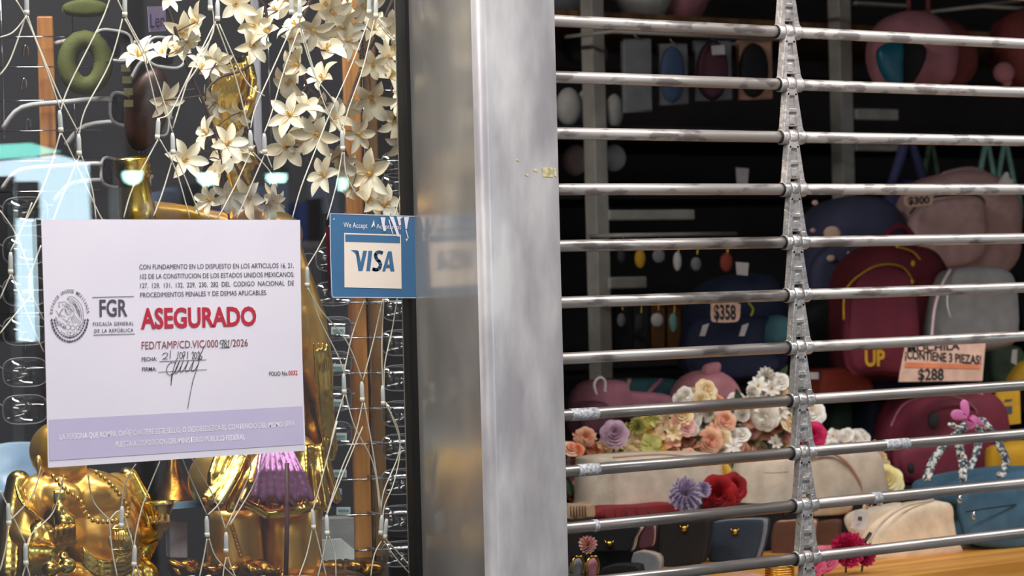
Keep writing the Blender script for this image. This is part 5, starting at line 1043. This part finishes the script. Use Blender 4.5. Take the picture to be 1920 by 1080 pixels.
bunch('tall white artificial flower bunch rising above the second lowest group of bars', [(1400, 745), (1420, 712), (1450, 705), (1475, 720), (1500, 760), (1500, 800), (1440, 790)], ['f_white', 'f_white', 'f_cream'], 22, .47, 5, (30, 44))
bunch('white artificial flower bunch right of the link chain over the curved cream bag', [(1545, 835), (1560, 815), (1610, 812), (1650, 850), (1660, 890), (1630, 920), (1620, 860)], ['f_white', 'f_cream', 'f_white'], 20, .47, 6, (24, 32))
def single(x, y, d, mesh, Y, lab, up=.3, side=0, nm='artificial_rose'):
    t = thing(nm, lab, 'artificial flower', P(x, y+d*.5, Y)); p = P(x, y, Y); o = add_flower(t, mesh, None, p, (CB+CU*up+CR*side).normalized(), x % 6, d*px2m(x, y, Y)/.034, 'bloom'); MB().tube([p-CB*.002, p-CB*.02-CU*.02, p-CB*.025-CU*.05], .0012, 6).build('stem', 'leaf', t); return t
single(1152, 815, 46, rose_mesh(31, 'f_mauve'), .46, 'mauve artificial rose left above the cream bag')
single(1285, 927, 62, ruffle_mesh(32, 'f_lavender'), .34, 'lavender artificial carnation in front of the left cream bag', up=.1)
single(1318, 918, 30, ruffle_mesh(33, 'f_lavender'), .36, 'small lavender artificial bloom right behind the carnation', up=.3, side=.6)
single(1345, 925, 62, rose_mesh(34, 'f_red'), .37, 'deep red artificial rose between the two cream bags', up=-.1)
single(1372, 915, 50, rose_mesh(35, 'f_red'), .38, 'second deep red artificial rose touching the right cream bag', up=.1, side=.4)
single(1344, 885, 44, rose_mesh(36, 'f_gold'), .40, 'golden peach artificial rose above the red roses')
single(1660, 905, 58, rose_mesh(37, 'f_butter'), .42, 'pale butter yellow artificial rose left of the blue handbag', up=.5)
single(1522, 777, 44, rose_mesh(38, 'f_white'), .40, 'white artificial rose just right of the link chain')
single(1524, 816, 44, rose_mesh(39, 'f_magenta'), .39, 'magenta artificial rose below the white one beside the link chain', up=.1)
single(1590, 1032, 66, ruffle_mesh(40, 'f_magenta'), .085, 'magenta ruffled artificial carnation lying on the ledge left of the cream pouch', up=.3)
single(1620, 1040, 44, ruffle_mesh(41, 'f_magenta'), .08, 'smaller magenta ruffled bloom under the edge of the cream pouch', up=.2, side=.4)
single(1545, 1050, 44, rose_mesh(42, 'f_rosepink'), .085, 'rose pink artificial flower just right of the lowest link', up=.3)
single(1528, 1060, 36, rose_mesh(43, 'f_rosepink'), .080, 'pale rose pink artificial flower touching the lowest link', up=.1)
single(1102, 1022, 34, ruffle_mesh(44, 'f_pink'), .16, 'dusty pink artificial flower between the pillar and the black flap wallet', up=.3)
single(1220, 835, 50, petals_for('f_lime', 4, .0095, .35, 12), .45, 'green and yellow artificial pansy in the middle of the flowers', up=.2, nm='artificial_pansy')
single(1376, 836, 40, petals_for('f_white', 7, .0042, .25, 14), .45, 'white star shaped artificial daisy below the link chain side', up=.2, nm='artificial_daisy')
# ================================================================== the walkway outside, seen only as reflections
def RV(px, py, Yv): 
    q = P(px, py, Yv); return Vector((q.x, -q.y, q.z))
lamp_mat('lamp_glow', (190, 255, 240), 26.0)
for k, (x, y, w) in enumerate(((250, 322, 22), (390, 325, 22), (520, 326, 22), (640, 335, 17), (517, 408, 12))):
    c = RV(x, y, 3.2); s = px2m(x, y, 3.2); t = thing('street_lamp', ('leftmost', 'second', 'third', 'rightmost', 'lowest small')[k]+' round lamp glow mirrored in the display window', 'lamp', c)
    MB().lathe([(0, 0), (w*s, 0), (w*s*1.05, .012), (0, .03)], c, (0, 0, 1), 24).build('lamp_housing', 'steel_side', t)
    b = MB(); b.sph(c-Vector((0, 0, .006)), (w*s*.85, w*s*.85, .022), (Vector((1, 0, 0)), Vector((0, 1, 0)), Vector((0, 0, 1))), 20, 10); b.build('lamp_bulb', 'lamp_glow', t)
lamp_mat('panel_cool', (200, 228, 240), 13); lamp_mat('softbox_white', (226, 226, 236), 0.40); lamp_mat('panel_cyan', (150, 255, 240), 9.0)
t = thing('lit_kiosk', 'brightly lit white kiosk panel mirrored at the left of the display window', 'kiosk', RV(60, 410, 2.2))
def rpoly(pts, Yv, nm, m, par, T=.01):
    q = [RV(x, y, Yv) for x, y in pts]; return MB().prism(q, (0, -T, 0)).build(nm, m, par)
rpoly([(-30, 306), (110, 290), (168, 306), (172, 420), (170, 640), (-30, 640)], 2.2, 'white_panel', 'panel_cool', t)
rpoly([(-30, 272), (60, 268), (116, 284), (60, 294), (-30, 300)], 2.15, 'light_strip', 'panel_cyan', t)
rpoly([(-30, 330), (30, 330), (34, 640), (-30, 640)], 2.12, 'dark_recess', 'black_matte', t)
rpoly([(36, 340), (76, 340), (78, 410), (38, 410)], 2.12, 'dim_recess', 'concrete', t)

t = thing('fill_softbox', 'wide softly lit white storefront across the walkway, seen only as reflections in the metal', 'storefront', (5.0, -5.9, 0))  # glowing panel added as front fill and to reflect in the pillar
MB().aabb((2.6, -5.98, .3), (6.4, -5.94, 2.6)).build('softbox_face', 'softbox_white', t)
for k in range(4): MB().aabb((2.6+k*1.25, -5.94, .3), (2.66+k*1.25, -5.90, 2.6)).build('softbox_bar', 'steel_side', t)
t = thing('fill_softbox', 'second lit storefront further left across the walkway, seen only as reflections in the gold', 'storefront', (0, -5.9, 0))  # another glowing panel, added to reflect in the gold
MB().aabb((-2.8, -5.98, .3), (1.6, -5.94, 2.4)).build('softbox_face', 'softbox_white', t)
for k in range(4): MB().aabb((-2.8+k*1.45, -5.94, .3), (-2.72+k*1.45, -5.90, 2.4)).build('softbox_bar', 'steel_side', t)

rnd = random.Random(17); t = thing('street_stall', 'market stall of blue and white boxes across the walkway, mirrored faintly behind the blossoms', 'stall', RV(520, 470, 2.0))
rpoly([(225, 452), (775, 452), (775, 464), (225, 464)], 2.0, 'stall_board', 'off_white', t, .03)
x = 230
for i in range(34):
    w = rnd.uniform(8, 24); h = rnd.uniform(30, 118); m_ = rnd.choice(['stall_blue', 'stall_pale', 'off_white', 'stall_blue', 'stall_pale', 'wallet_black', 'stall_pale'])
    if m_.startswith('stall') and m_ not in MATS: cl('stall_blue', (60, 110, 220)); cl('stall_pale', (190, 206, 236))
    rpoly([(x, 452-h), (x+w, 452-h), (x+w, 452), (x, 452)], 2.0, 'stall_box', m_, t, .04); x += w+rnd.uniform(0, 4)
rpoly([(300, 944), (640, 940), (640, 948), (300, 952)], 2.0, 'blue_rail', 'stall_blue', t, .02)
